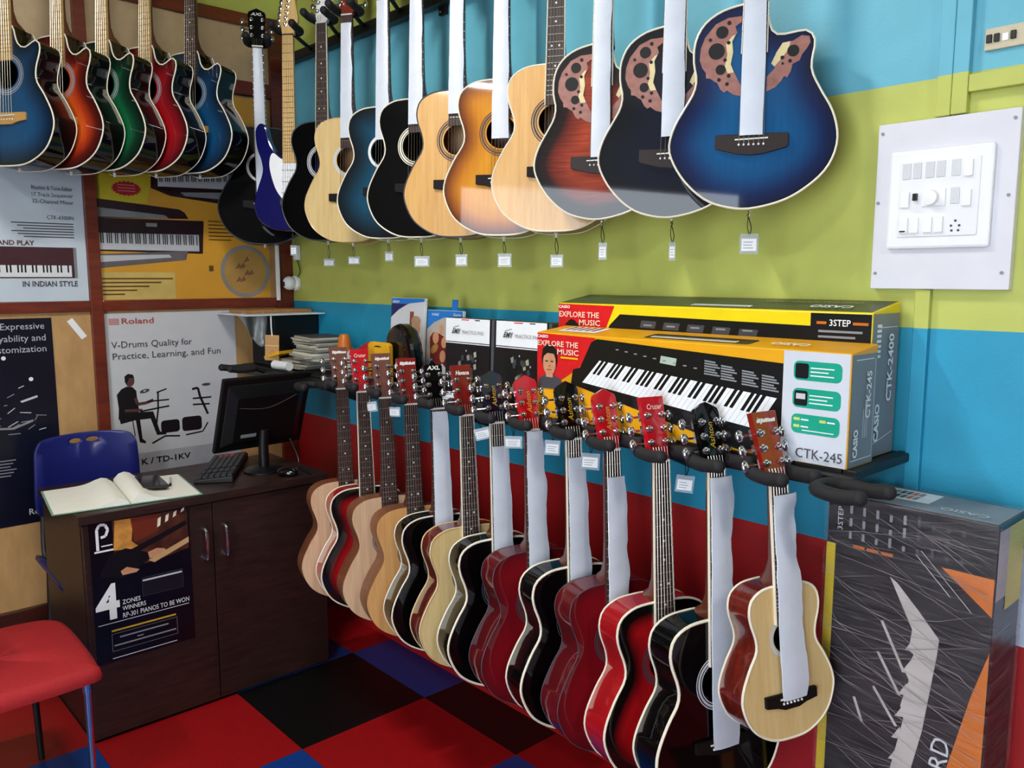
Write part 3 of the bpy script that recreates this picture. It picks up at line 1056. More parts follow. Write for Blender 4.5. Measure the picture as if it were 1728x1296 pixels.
hanger('empty black foam hanger above the plastic-wrapped carton', HL, lambda p, th: (p.x - .03, -.295, 1.135))(Vector((2.905, -.36, 1.135)), math.radians(78))

# ---- guitars before the back wall
MB2 = M('honey_bridge', '#b98d4e', .4)
left = [((.255, -1.20, 1.935), 'dark blue burst cutaway guitar at left edge of the photo', GBLUE2, MAPLEB, 'dark blue'),
        ((.255, -1.035, 1.938), 'orange burst cutaway guitar in left row', GORANGE, MAPLEB, 'orange burst'),
        ((.255, -.885, 1.945), 'green burst cutaway guitar in left row', GGREEN, MAPLEB, 'green burst'),
        ((.255, -.73, 1.953), 'red burst cutaway guitar in left row', GRED, MAPLEB, 'red burst'),
        ((.255, -.555, 1.963), 'blue burst cutaway guitar with dark fretboard at right of left row', GBLUE2, ROSE, 'rightmost blue')]
for i, (b0, lab, tp, bd, nm) in enumerate(left):
    guitar('acoustic_guitar', lab, LE, base=b0, az=(55, 58, 60, 60, 60)[i], tilt=3.5, kind='cut', L=.475, Wd=.187, D=.108, top=tp, rim=GBLACK, board=bd, neckm=NECKW, headm=GBLACK, bridgem=MB2, rose=GREYINK, bindw=.0026,
           hook=hanger('black foam hanger for the %s cutaway guitar' % nm, 'hangers above the left row', arm_le), wseed=i + 80)

# ------------------------------------------------------------------ price tags
def price_tag(label, top, card_c, w, h, rz, swing=0.):
    """knotted string, clear sleeve and printed card"""
    t = thing('price_tag', label, 'price tag', card_c, (0, swing, rz), 'price tags on the guitars')
    R = Euler((0, swing, rz)).to_matrix().inverted()
    e = R @ (Vector(top) - Vector(card_c))
    MB().tube(spline([(0, 0, h * .62), (.004, 0, h * .62 + (e.z - h * .62) * .4), (e.x, e.y, e.z)], False, 4), .0012, 5).build('string', BLACKPL, t)
    MB().tube(spline([(0, 0, h * .66), (-.005, 0, h * .62 + (e.z - h * .62) * .5), (e.x, e.y, e.z)], False, 4), .0010, 5).build('string', BLACKPL, t)
    bx('sleeve', SLEEVE, t, -w * .62, w * .62, -.0012, .0012, -h * .62, h * .75)
    bx('card', PAPER, t, -w / 2, w / 2, -.0022, -.0013, -h * .42, h * .42)
    p = Plate(t, (-w / 2, -.0023, -h * .42), (1, 0, 0), (0, 0, 1), .0002)
    for k in range(3):
        p.rect(w * .12, w * random.uniform(.6, .88), h * (.18 + .2 * k), h * (.23 + .2 * k), GREYINK)
    p.done()
    return t


UT = [('e', (.403, -.205, 1.655), .022, .03, 'electric guitar'), (1, (.67, -.16, 1.606), .038, .022, 'black guitar behind the pale one'), (2, (.84, -.16, 1.611), .038, .022, 'pale natural guitar'), (3, (1.084, -.16, 1.622), .026, .026, 'blue burst guitar'),
      (4, (1.29, -.16, 1.601), .044, .027, 'black guitar in mid upper row'), (5, (1.506, -.16, 1.602), .032, .028, 'honey natural guitar'), (6, (1.72, -.16, 1.599), .035, .03, 'amber sunburst guitar'), (7, (1.945, -.16, 1.594), .03, .026, 'natural guitar with bare fretboard'),
      (8, (2.119, -.16, 1.617), .018, .034, 'flamed red roundback'), (9, (2.357, -.16, 1.612), .013, .034, 'midnight blue roundback'), (10, (2.576, -.16, 1.624), .034, .034, 'ocean blue roundback')]
for k, c, w, h, nm in UT:
    t = pins[k]
    price_tag('white price tag on string below the ' + nm, t, (t.x + .004, t.y, c[2]), w, h, math.radians(36))
LT = [((1.182, -.33, 1.095), -.12, .034, .026, 'beside the red-headed guitar near desk'), ((1.324, -.33, 1.094), 0, .032, .024, 'beside the third fretboard from desk'), ((1.603, -.315, 1.169), 0, .035, .03, 'beside the AXL headstock'),
      ((1.785, -.33, 1.084), -.25, .040, .026, 'beside the Havana fretboard'), ((1.919, -.33, 1.078), 0, .042, .026, 'right of the navy-headed guitar neck'), ((2.076, -.33, 1.086), .05, .034, .03, 'left of the black-headed middle guitar'),
      ((2.215, -.33, 1.071), .05, .04, .032, 'between black and red film-wrapped necks'), ((2.512, -.33, 1.067), .1, .034, .03, 'left of the second film-wrapped neck from right')]
for c, sw, w, h, nm in LT:
    price_tag('white price tag in clear sleeve ' + nm, (c[0] - .005, c[1], c[2] + .085), c, w, h, math.radians(40), sw)

# ------------------------------------------------------------------ shelf under the boxes
SZ = 1.155
sh = thing('wall_shelf', 'long narrow black shelf on the striped wall above the lower guitars', 'shelf', (0, 0, SZ))
bx('board', STEEL, sh, .02, 2.86, -.275, -.002, -.014, 0, bevel=.002)
bx('front_bar', STEEL, sh, .02, 2.90, -.305, -.275, -.036, -.006, bevel=.004)
bx('end_bar', STEEL, sh, 2.862, 2.892, -.275, -.001, -.018, .002, bevel=.003)
for x in (.6, 1.5, 2.35):
    MB().prism([(0, 0), (.275, 0), (.275, -.02), (.03, -.12), (0, -.12)], -.008, .008).xf(lambda v: Vector((v.y + x, -v.x, v.z - .014))).build('bracket', STEEL, sh)

# keyboard carton in front
FRONT = ((1, 0, 0), (0, 0, 1))
SIDE = ((0, 1, 0), (0, 0, 1))
k1 = thing('keyboard_carton', 'yellow CTK-245 keyboard carton with printed keys at front of shelf', 'carton', (1.962, -.278, SZ + .001))
CARDY = M('yellow_carton', '#e9a714', .38, var=.06)
CARDG = M('silver_grey_carton', '#7d8288', .4, var=.06)
CARDW = M('pale_grey_carton', '#cfd3dc', .4, var=.03)
MB().add([(x, y, z) for x in (0, .91) for (y, z) in ((0, 0), (.118, 0), (.118, .254), (0, .24))], [(0, 1, 2, 3), (7, 6, 5, 4), (0, 4, 5, 1), (1, 5, 6, 2), (2, 6, 7, 3), (3, 7, 4, 0)]).build('carton', CARDY, k1, bevel=.003)
p = Plate(k1, (0, 0, 0), *FRONT)
p.poly([(.002, .238), (.22, .234), (.205, .19), (.158, .148), (.10, .114), (.02, .088), (.002, .085)], REDINK)
p.poly([(.133, .105), (.14, .145), (.166, .152), (.205, .222), (.225, .232), (.345, .227), (.765, .209), (.765, .004), (.66, .004)], BLACK)
p.poly([(.235, .176), (.175, .113), (.70, .058), (.748, .132)], PAPER)
nk = 36
for i in range(1, nk):
    f = i / nk
    x0, y0, x1, y1 = .235 + f * .513, .176 - f * .044, .175 + f * .525, .113 - f * .055
    p.line([(x0, y0), (x1, y1)], .0007, GREYINK)
    p.k -= 1
    if i % 7 not in (3, 0):
        xm, ym = x0 + (x1 - x0) * .58, y0 + (y1 - y0) * .58
        p.poly([(x0 - .004, y0 + .004), (x0 + .005, y0 + .003), (xm + .005, ym), (xm - .004, ym + .001)], BLACK)
        p.k -= 1
p.k += 2
p.poly([(.434, .203), (.481, .199), (.478, .181), (.431, .185)], M('lcd_print', '#aebfae', .4))
for (x, y) in ((.56, .178), (.605, .170), (.66, .163), (.71, .157)):
    for k in range(6):
        p.poly([(x, y + .024 - k * .006), (x + .03 + .006 * (k % 3), y + .0215 - k * .006), (x + .03 + .006 * (k % 3), y + .018 - k * .006), (x, y + .0205 - k * .006)], GREYINK)
        p.k -= 1
p.k += 1
for k in range(9):
    p.rect(.29 + .03 * k, .30 + .03 * k, .207 - .0035 * k, .210 - .0035 * k, GREYINK)
    p.k -= 1
p.k += 1
p.rect(.761, .908, .002, .238, CARDW)
for (y, dk) in ((.177, 1), (.119, 1), (.064, 0)):
    p.rrect(.785, .892, y, y + .041, .012, TEAL)
    if dk:
        p.rrect(.789, .819, y + .004, y + .036, .005, BLACK)
        if y < .15:
            p.rect(.793, .814, y + .018, y + .03, LGREY)
        for q in range(3):
            p.rect(.823, .875 - .012 * (q % 2), y + .026 - .008 * q, y + .0285 - .008 * q, PAPER)
    else:
        for (a, c) in ((.790, y + .027), (.848, y + .027), (.790, y + .012)):
            p.rect(a, a + .014, c, c + .006, M('lime_print', '#c5d56a', .4))
            p.rect(a + .017, a + .034, c + .001, c + .004, PAPER)
        p.rect(.81, .88, y + .006, y + .008, PAPER)
p.text('CTK-245', .797, .012, .030, DGREY, width=.103)
p.text('CASIO', .004, .226, .011, PAPER, bold=.03, width=.044)
p.text('EXPLORE THE', .005, .204, .021, M('peach_ink', '#f4cfb8', .4), bold=.02, width=.155)
p.text('MUSIC', .082, .183, .021, M('peach_ink', '#f4cfb8', .4), bold=.02, width=.08)
p.rect(.095, .16, .172, .177, YELLOW)
# printed portrait: head and shoulders
def portrait(p, cx, cy, s):
    p.poly([(cx - .036 * s, cy - .05 * s), (cx - .030 * s, cy - .028 * s), (cx - .01 * s, cy - .018 * s), (cx + .012 * s, cy - .018 * s), (cx + .034 * s, cy - .026 * s), (cx + .042 * s, cy - .046 * s)], DGREY)
    p.rect(cx - .010 * s, cx + .010 * s, cy - .024 * s, cy - .008 * s, SKIN)
    p.ell(cx, cy + .016 * s, .023 * s, .030 * s, BLACK)
    p.ell(cx, cy + .006 * s, .019 * s, .027 * s, SKIN)
    p.poly([(cx - .022 * s, cy + .016 * s), (cx - .02 * s, cy + .036 * s), (cx, cy + .045 * s), (cx + .02 * s, cy + .036 * s), (cx + .022 * s, cy + .016 * s), (cx + .014 * s, cy + .026 * s), (cx - .006 * s, cy + .027 * s)], BLACK)
    for sx in (-.008, .008):
        p.rect(cx + (sx - .004) * s, cx + (sx + .004) * s, cy + .0085 * s, cy + .011 * s, BLACK)
    p.rect(cx - .002 * s, cx + .003 * s, cy - .002 * s, cy + .001 * s, M('printed_skin_deep', '#8a5a40', .5))
    p.rect(cx - .007 * s, cx + .007 * s, cy - .0095 * s, cy - .007 * s, M('printed_skin_deep', '#8a5a40', .5))


portrait(p, .052, .148, 1.32)
p.done()
p = Plate(k1, (.91, 0, 0), *SIDE)
p.rect(.003, .115, .003, .236, CARDG)
p.line([(.02, .225), (.10, .225)], .0015, PAPER)
p.text('CASIO', .034, .022, .026, PAPER, rot=PI / 2, bold=.04, width=.06)
p.text('CTK-245', .085, .10, .030, PAPER, rot=PI / 2, bold=.02, width=.10)
for k in range(3):
    p.rect(.062 + .008 * k, .065 + .008 * k, .06, .12 + .02 * k, LGREY)
p.line([(.012, .016), (.108, .016), (.108, .225)], .0014, PAPER)
p.done()
p = Plate(k1, (0, 0, .24), (1, 0, 0), (0, .118, .014))
p.rrect(.36, .66, .02, .075, .01, BLACK)
p.rect(.375, .62, .03, .05, PAPER)
for k in range(28):
    p.rect(.38 + .0085 * k, .384 + .0085 * k, .037, .05, BLACK)
    p.k -= 1
p.k += 1
p.rect(.05, .19, .03, .10, PAPER)
for k in range(5):
    p.rect(.06 + .024 * k, .072 + .024 * k, .05, .10, BLACK)
p.text('CASIO', .80, .05, .035, PAPER, rot=PI, bold=.02, width=.09)
p.done()

k2 = thing('keyboard_carton', 'taller yellow and black CTK-2400 keyboard carton behind the CTK-245 one', 'carton', (1.925, -.155, SZ + .001))
CARDDG = M('dark_green_grey_carton', '#3f4a36', .4, var=.08)
MB().add([(x, y, z) for x in (0, .93) for (y, z) in ((0, 0), (.135, 0), (.135, .340), (0, .318))], [(0, 1, 2, 3), (7, 6, 5, 4), (0, 4, 5, 1), (1, 5, 6, 2), (2, 6, 7, 3), (3, 7, 4, 0)]).build('carton', M('bright_yellow_carton', '#ecd312', .36, var=.05), k2, bevel=.004)
p = Plate(k2, (0, 0, 0), *FRONT)
p.poly([(.002, .316), (.215, .314), (.175, .23), (.002, .20)], REDINK)
p.poly([(.235, .292), (.20, .262), (.16, .20), (.79, .20), (.79, .285)], BLACK)
p.rect(.79, .928, .20, .314, BLACK)
for k in range(5):
    p.poly([(.31 + .075 * k, .278 - .002 * k), (.36 + .075 * k, .277 - .002 * k), (.355 + .075 * k, .258 - .002 * k), (.305 + .075 * k, .259 - .002 * k)], DGREY)
    p.rect(.318 + .075 * k, .345 + .075 * k, .264, .268, GREYINK)
p.text('CASIO', .005, .304, .011, PAPER, bold=.03, width=.045)
p.text('EXPLORE THE', .006, .279, .022, M('peach_ink', '#f4cfb8', .4), bold=.02, width=.155)
p.text('MUSIC', .085, .257, .022, M('peach_ink', '#f4cfb8', .4), bold=.02, width=.08)
portrait(p, .056, .215, 1.25)
p.text('3STEP', .835, .287, .02, PAPER, bold=.01, width=.048)
p.rect(.805, .828, .29, .296, ORANGE)
p.rect(.888, .922, .29, .296, ORANGE)
for k in range(3):
    p.rect(.81, .91 - .015 * k, .272 - .012 * k, .277 - .012 * k, GREYINK)
p.done()
p = Plate(k2, (.93, 0, 0), *SIDE)
p.rect(.003, .132, .003, .315, CARDG)
p.text('CASIO', .045, .035, .03, PAPER, rot=PI / 2, bold=.04, width=.085)
p.text('CTK-2400', .10, .12, .034, PAPER, rot=PI / 2, bold=.02, width=.15)
for k in range(7):
    p.rect(.022, .044, .22 + .011 * k, .226 + .011 * k, PAPER)
p.line([(.03, .285), (.122, .285)], .0015, PAPER)
p.line([(.02, .03), (.122, .05)], .0015, PAPER)
p.done()
p = Plate(k2, (0, 0, .318), (1, 0, 0), (0, .135, .022))
p.rect(.004, .926, .004, .132, CARDDG)
p.rect(.45, .62, .02, .04, PAPER)
for k in range(18):
    p.rect(.456 + .009 * k, .46 + .009 * k, .02, .032, BLACK)
    p.k -= 1
p.k += 1
p.text('CASIO', .87, .05, .036, PAPER, rot=PI, bold=.02, width=.10)
p.text('DIGITAL KEYBOARD', .87, .095, .024, M('tan_ink', '#9c8f63', .4), rot=PI, width=.24)
p.done()

# practice pad boxes
for (x, lab) in ((1.395, 'black and white practice pad box beside the blue song book'), (1.655, 'black and white practice pad box half behind the keyboard carton')):
    t = thing('practice_pad_box', lab, 'box', (x, -.17, SZ + .001), (math.radians(-2), 0, 0), 'practice pad boxes on the shelf')
    bx('carton', M('black_glossy_carton', '#101014', .28), t, 0, .232, 0, .055, 0, .258, bevel=.002)
    bx('side_flap', M('metallic_grey_card', '#5c5c62', .3, metal=.3), t, .2325, .246, .004, .05, .002, .256, bevel=.001)
    p = Plate(t, (0, 0, 0), *FRONT)
    p.rect(.002, .23, .178, .256, PAPER)
    p.rect(.002, .23, .172, .175, PAPER)
    p.rect(.085, .125, .250, .2535, REDINK)
    p.rect(.155, .18, .250, .2535, BLACK)
    p.text('EMY', .04, .205, .024, DGREY, shear=.3, bold=.02, width=.045)
    p.text('PRACTICE PAD', .092, .206, .016, GREYINK, width=.11)
    p.line([(.035, .203), (.045, .225), (.075, .232)], .002, DGREY)
    rnd = random.Random(int(x * 100))
    for k in range(26):
        a, c = rnd.uniform(.075, .16), rnd.uniform(.01, .13)
        p.poly([(a, c), (a + .012, c + .004), (a + .009, c + .022), (a - .004, c + .016)], (GREYINK, M('olive_print', '#7c805c', .5), M('pale_olive_print', '#a9a88a', .5), DGREY)[k % 4])
    p.ell(.165, .12, .004, .004, M('lilac_print', '#9a90a8', .5), 8)
    p.ell(.115, .15, .003, .003, LGREY, 8)
    p.done()

# books leaning on the wall
def songbook(label, x, z1, w, lean, kind):
    t = thing('song_book', label, 'book', (x, -.10, SZ + .001), (math.radians(-lean), 0, 0), 'books on the shelf')
    bx('pages', PAPER, t, 0, w, 0, .012, 0, z1 - SZ, bevel=.001)
    h = z1 - SZ
    p = Plate(t, (0, 0, 0), *FRONT)
    if kind == 0:
        p.rect(.001, w - .001, .001, h - .001, LGREY)
        p.poly([(.001, h - .06), (.06, h - .035), (.12, h - .02), (w - .001, h - .012), (w - .001, h - .001), (.001, h - .001)], BLUEINK)
        p.poly([(.001, h - .075), (.05, h - .045), (.11, h - .022), (.001, h - .022)], NAVYINK)
        p.text('ABRSM', .012, h - .02, .014, PAPER, width=.045)
        p.rect(.125, .15, .02, h - .05, M('wood_print', '#8a4630', .5))
        p.ell(.165, h - .11, .028, .035, SKIN)
        p.ell(.165, h - .085, .03, .02, M('hair_print', '#b09070', .5))
        p.poly([(.13, .01), (.14, h - .15), (.19, h - .15), (w - .01, h - .2), (w - .01, .01)], M('pale_shirt_print', '#b8b49c', .5))
    else:
        p.rect(.001, w - .001, .001, h - .001, M('hall_print', '#b2a79c', .5))
        p.poly([(.001, h - .07), (.04, h - .045), (.10, h - .025), (w - .001, h - .02), (w - .001, h - .001), (.001, h - .001)], BLUEINK)
        p.text('initial', .03, h - .02, .016, PAPER, width=.04)
        p.text('Guitar', .155, h - .018, .014, PAPER, width=.045)
        MR = M('maroon_print', '#6e2018', .5)
        p.poly([(.03, .06), (.02, h - .10), (.04, h - .08), (.08, h - .085), (.12, h - .10), (.12, .06)], MR)
        p.ell(.055, h - .10, .018, .022, SKIN)
        p.ell(.105, h - .115, .016, .02, SKIN)
        p.poly([(.075, h - .055), (.095, h - .05), (.10, h - .085), (.075, h - .085)], SKIN)
        p.ell(.05, h - .14, .025, .014, M('guitar_print', '#a8793c', .5), rot=.6)
        p.ell(.1, h - .165, .017, .022, SKIN)
        p.poly([(.05, .005), (.065, h - .21), (.10, h - .19), (.13, h - .21), (.145, .005)], LGREY)
        p.poly([(.005, .005), (.005, .09), (.04, .10), (.05, .005)], M('stripe_shirt_print', '#8fa2b4', .5))
    p.done()
    return t


songbook('tall song book with navy corner leaning on the wall', .95, 1.47, .215, 4, 0)
b2 = songbook('blue-topped song book with printed guitar players beside the practice pads', 1.185, 1.43, .205, 4, 1)
bx('tab', BLUEINK, b2, .135, .165, .004, .008, .27, .315, bevel=.001)
for k in range(16):
    MB().tube([(.205, -.004, .03 + .014 * k), (.212, .006, .03 + .014 * k), (.205, .016, .03 + .014 * k)], .0018, 5).build('spiral_ring', BLACKPL, b2)

# black domed case in front of the tall book; bright beads imitate its specular highlights
c = thing('domed_case', 'glossy black domed case with beaded highlights on the shelf', 'case', (1.19, -.195, SZ + .001))
pts = [(-.085, 0), (-.092, .06), (-.088, .12), (-.07, .18), (-.04, .215), (0, .228), (.04, .215), (.07, .18), (.088, .12), (.092, .06), (.085, 0)]
MB().prism(spline(pts, False, 3), -.03, .03).build('shell', M('gloss_black_shell', '#0c0a0b', .16, coat=.8), c, bevel=.018)
for k in range(6):
    a = .2 + .24 * k
    MB().sphere((.066 * math.cos(a * .8) + .004, -.032, .06 + .026 * k), .0035, 8).build('highlight_bead', CHROME, c)

# small packets: orange bottle, pink box, yellow packet
t = thing('glue_bottle', 'small bottle with orange cap beside the booklets', 'bottle', (.728, -.16, SZ + .001))
MB().lathe([(.026, 0), (.028, .01), (.028, .09), (.022, .10)], 18).build('body', M('white_label', '#cdd4dc', .4), t, smooth=True)
MB().lathe([(.03, .10), (.028, .12), (.022, .155), (.014, .165)], 18).build('cap', M('orange_cap', '#c4691c', .35), t, smooth=True)
t = tag(MB().prism([(0, 0), (.10, 0), (.104, .13), (.06, .145), (.0, .12)], 0, .035).build('packet', M('crimson_packet', '#b5202c', .4)), 'crimson packet standing behind the red headstock', 'packet')
t.location, t.rotation_euler = (.845, -.165, SZ + .001), (0, 0, .1)
t = tag(MB().prism([(0, 0), (.125, 0), (.125, .152), (.11, .160), (.015, .160), (0, .152)], 0, .018).build('string_packet', M('yellow_packet', '#dfa616', .4), bevel=.002), 'yellow string packet standing on the shelf left of the domed case', 'packet')
t.location, t.rotation_euler = (1.06, -.262, SZ + .001), (0, 0, .06)
MB().prism([(.035, .143), (.085, .143), (.07, .148), (.05, .148)], -.0008, -.0002).build('hang_hole', BLACK, t)

# corner of the shelf: black speaker box, boards on top, booklets
t = thing('speaker_box', 'black box standing in the shelf corner under the loose boards', 'box', (.03, -.225, SZ + .001))
bx('cabinet', BLACKPL, t, 0, .22, 0, .215, 0, .225, bevel=.004)
bx('grille', M('black_cloth', '#08080a', .8, bump=.4), t, .012, .208, -.006, -.0005, .012, .213, bevel=.002)
t = tag(bx('white_board', M('white_laminate', '#d5d6d6', .4), None, .005, .31, -.375, -.005, 0, .006), 'thin white board lying on the black corner box', 'board')
t.location.z = SZ + .229
t = tag(bx('wood_plank', WOOD('pale_plank', '#9c6a3c', '#b98450', .5), None, .03, .20, -.33, -.01, 0, .013, bevel=.001), 'short wooden plank lying on the thin white board', 'plank')
t.location.z = SZ + .2362
# grey bag hanging off the board
b = MB()
for i in range(9):
    for j in range(9):
        u, v = i / 8, j / 8
        b.v.append((.20 + .02 * math.sin(u * 7 + v * 3), -.37 + .13 * u + .06 * v * (1 - u), SZ + .232 - v * (.10 + .06 * u) + .01 * math.sin(u * 9)))
for i in range(8):
    for j in range(8):
        b.f.append((i * 9 + j, i * 9 + j + 1, (i + 1) * 9 + j + 1, (i + 1) * 9 + j))
b.mi = [0] * 64
o = tag(b.build('plastic_bag', M('grey_plastic_bag', '#8e9290', .3, var=.1), smooth=60), 'crumpled grey plastic bag hanging below the white board', 'bag')
md = o.modifiers.new('thick', 'SOLIDIFY')
md.thickness = .002
# kraft tag
t = thing('swing_tag', 'kraft paper swing tag hanging on a white ribbon at the corner', 'swing tag', (.30, -.262, 1.245), (0, .04, math.radians(50)))
bx('card', M('kraft_card', '#b98a4c', .55), t, -.03, .03, -.001, .001, -.055, .055, bevel=.0005)
bx('fold_strip', M('pale_kraft', '#d3b07a', .5), t, -.03, .03, -.0025, -.0012, .006, .012)
p = Plate(t, (0, -.0013, -.02), (1, 0, 0), (0, 0, 1))
p.ell(0, 0, .008, .008, REDINK)
p.ell(0, 0, .005, .005, M('kraft_card', '#b98a4c'))
p.done()
MB().tube([(0, 0, .05), (-.004, .0, .09), (-.006, 0, .142)], .003, 6).build('ribbon', PAPER, t)

# booklets, each its own
rnd = random.Random(3)
cols = ['#b9b39a', '#a49c84', '#3c3a40', '#c9c4b0', '#8f8a7a', '#55504e', '#d2cdbb']
z = SZ + .001
for k in range(17):
    th_ = rnd.uniform(.006, .011)
    w_ = rnd.uniform(.19, .225)
    if k < 5:
        x0, y0, ang = .265 + rnd.uniform(-.02, .03), -.225 + rnd.uniform(-.010, .010), .06 + rnd.uniform(-.16, .16)
    else:
        x0, y0, ang = .375 + rnd.uniform(-.022, .022), -.205 + rnd.uniform(-.010, .010), -.10 + rnd.uniform(-.16, .16)
    pos = ('lowest', 'second', 'third', 'fourth', 'fifth', 'sixth', 'seventh', 'eighth', 'ninth', 'tenth', 'eleventh', 'twelfth', 'thirteenth', 'fourteenth', 'fifteenth', 'sixteenth', 'topmost')[k]
    t = thing('booklet', '%s booklet in the untidy pile on the corner of shelf' % pos, 'booklet', (x0, y0, z), (0, 0, ang), 'booklets piled on the shelf')
    t.rotation_euler.z = ang
    bx('pages', M('booklet_pages_%d' % (k % 3), ('#c9c4b2', '#b5af9c', '#dad6c8')[k % 3], .6), t, 0, w_, 0, .15, .001, th_ - .001)
    bx('cover', M('booklet_cover_%d' % (k % 7), cols[k % 7], .45), t, -.002, w_ + .002, -.002, .152, th_ - .001, th_, bevel=.0003)
    bx('back_cover', M('booklet_cover_%d' % ((k + 2) % 7), cols[(k + 2) % 7], .45), t, -.002, w_ + .002, -.002, .152, 0, .001)
    z += th_ + .0002
t = tag(MB().box(0, .085, 0, .10, 0, .014).build('yellow_packet', M('yellow_packet', '#dfa616'), bevel=.002), 'small yellow string packet lying before the booklets', 'packet')
t.location, t.rotation_euler = (.27, -.285, SZ + .03), (0, -.3, .4)
t.location.z = SZ + .0385
MBp = MB()
MBp.tube([(.0, 0, .019), (.11, 0, .019)], .019, 16)
t = tag(MBp.build('paper_roll', PAPER, smooth=True), 'white paper roll lying at the front of the shelf corner', 'paper roll')
t.location, t.rotation_euler = (.33, -.268, SZ + .0005), (0, 0, .12)
hanger('empty black foam hanger pointing out at the wall corner', HL, lambda p, th: (p.x, -.295, 1.14))(Vector((.30, -.40, 1.165)), 0.)
hanger('empty black foam hanger above the monitor', HL, lambda p, th: (p.x - .03, -.295, 1.135))(Vector((.80, -.36, 1.135)), math.radians(78))

# ------------------------------------------------------------------ wall fittings on the right
sb = thing('switch_board', 'large white switchboard panel with switches and socket on the wall', 'switchboard', (2.785, 0, 1.523))
bx('backing_board', M('white_laminate_board', '#dcdbe2', .4, var=.03), sb, 0, .283, -.022, 0, 0, .36, bevel=.002)
bx('frame', WHITE, sb, .034, .243, -.034, -.022, .087, .297, bevel=.008)
bx('inner_plate', M('white_plate', '#ececee', .4, var=.02), sb, .058, .220, -.0365, -.033, .112, .272, bevel=.003)
for (x, z) in ((.01, .34), (.272, .34), (.008, .19), (.27, .19), (.01, .035), (.268, .035)):
    MB().lathe([(.0035, -.0245), (.0035, -.02)], 10, 'y', (x, 0, z)).build('screw', GREYINK, sb)
for (x, z, kind) in ((.064, .235, 0), (.086, .235, 0), (.112, .235, 0), (.134, .235, 0), (.164, .235, 0), (.188, .232, 1), (.064, .175, 1), (.165, .178, 0), (.188, .172, 1),
                     (.064, .120, 1), (.086, .120, 1), (.114, .120, 1), (.136, .120, 1)):
    bx('switch' if kind else 'blank_module', WHITE if kind else M('grey_white_module', '#d4d5d8', .4, var=.03), sb, x, x + .018, -.0365 - (.005 if kind else .0018), -.0355, z, z + .034, bevel=.0015)
bx('regulator_plate', WHITE, sb, .108, .156, -.040, -.0355, .175, .212, bevel=.002)
MB().lathe([(.017, -.039), (.015, -.052), (.004, -.053)], 20, 'y', (.128, 0, .193)).build('regulator_knob', WHITE, sb, smooth=True)
bx('rocker', BLACKPL, sb, .090, .099, -.044, -.036, .189, .204, bevel=.001)
bx('indicator', BLACKPL, sb, .066, .078, -.0425, -.040, .123, .126)
for (x, z) in ((.178, .143), (.170, .133), (.186, .133), (.1715, .123), (.1845, .123)):
    MB().lathe([(.0026, -.0375), (.0026, -.036)], 10, 'y', (x, 0, z)).build('socket_hole', DGREY, sb)

sp = thing('small_switch_plate', 'small beige switch plate with black rockers at upper right', 'switch plate', (2.985, 0, 2.005))
bx('plate', M('beige_plate', '#c9bda0', .45), sp, 0, .075, -.008, 0, 0, .043, bevel=.002)
for x in (.004, .018, .048):
    bx('rocker', BLACKPL, sp, x, x + .010, -.013, -.0075, .014, .03, bevel=.001)
bx('blank_module', WHITE, sp, .033, .044, -.010, -.0075, .014, .028)

cc = thing('security_camera', 'small white dome security camera in the wall corner', 'security camera', (.055, -.002, 1.52), (0, 0, 0))
MB().lathe([(.036, -.001), (.036, -.014), (.030, -.020)], 22, 'y').build('mount', WHITE, cc, smooth=True)
MB().sphere((0, -.04, 0), .032, 18).build('dome', WHITE, cc, smooth=True)
MB().sphere((-.0, -.062, -.002), .014, 14).build('lens', BLACKPL, cc, smooth=True)
ad = thing('cable_adapter', 'small white cable adapter hanging above the security camera', 'adapter', (.08, -.012, 1.655))
bx('case', WHITE, ad, -.018, .018, -.010, .010, -.028, .04, bevel=.003)
MB().tube(spline([(0, -.002, -.026), (.018, 0, -.06), (.022, 0, -.085), (.004, -.002, -.105)], False, 5), .0022, 6).build('cable', BLACKPL, ad)

# ------------------------------------------------------------------ tall wrapped carton
tc_ = thing('wrapped_carton', 'tall dark keyboard carton wrapped in clear plastic film on end', 'carton', (2.80, -.20, 0))
DP = M('dark_purple_carton', '#110c11', .35, var=.15)
bx('carton', DP, tc_, 0, .338, 0, .155, 0, 1.082, bevel=.004)
p = Plate(tc_, (0, 0, 0), *FRONT)
p.rect(.001, .021, .01, .972, M('mustard_print', '#c9b01e', .4))
p.rect(.022, .336, .98, 1.08, M('black_purple_print', '#0c090d', .4))
p.poly([(.24, .976), (.336, .976), (.336, .90)], ORANGE)
p.poly([(.337, .83), (.337, .01), (.20, .01), (.275, .563), (.31, .73)], ORANGE)
p.poly([(.141, .93), (.156, .921), (.202, .874), (.245, .826), (.243, .793), (.224, .62), (.205, .52), (.17, .33), (.09, .33), (.165, .512), (.186, .633), (.178, .66), (.192, .72), (.184, .735), (.198, .778), (.188, .785), (.192, .83)], M('pale_key_print', '#b8b0ac', .45))
for (a, c2, d, e) in ((.13, .83, .18, .735), (.125, .76, .175, .68), (.12, .68, .172, .61), (.08, .64, .10, .59)):
    p.line([(a, c2), (d, e)], .006, M('pale_key_print', '#b8b0ac', .45))
for k in range(9):
    yy = .80 - .05 * k
    p.poly([(.196 - .004 * k, yy + .012), (.205 - .004 * k, yy - .012), (.180 - .004 * k, yy - .018)], M('pale_key_print', '#b8b0ac', .45))
p.line([(.19, .99), (.26, .92)], .0015, LGREY)
p.line([(.20, 1.0), (.30, .90)], .0012, LGREY)
p.text('3STEP', .036, 1.005, .016, LGREY, rot=PI / 2, width=.052)
rnd = random.Random(11)
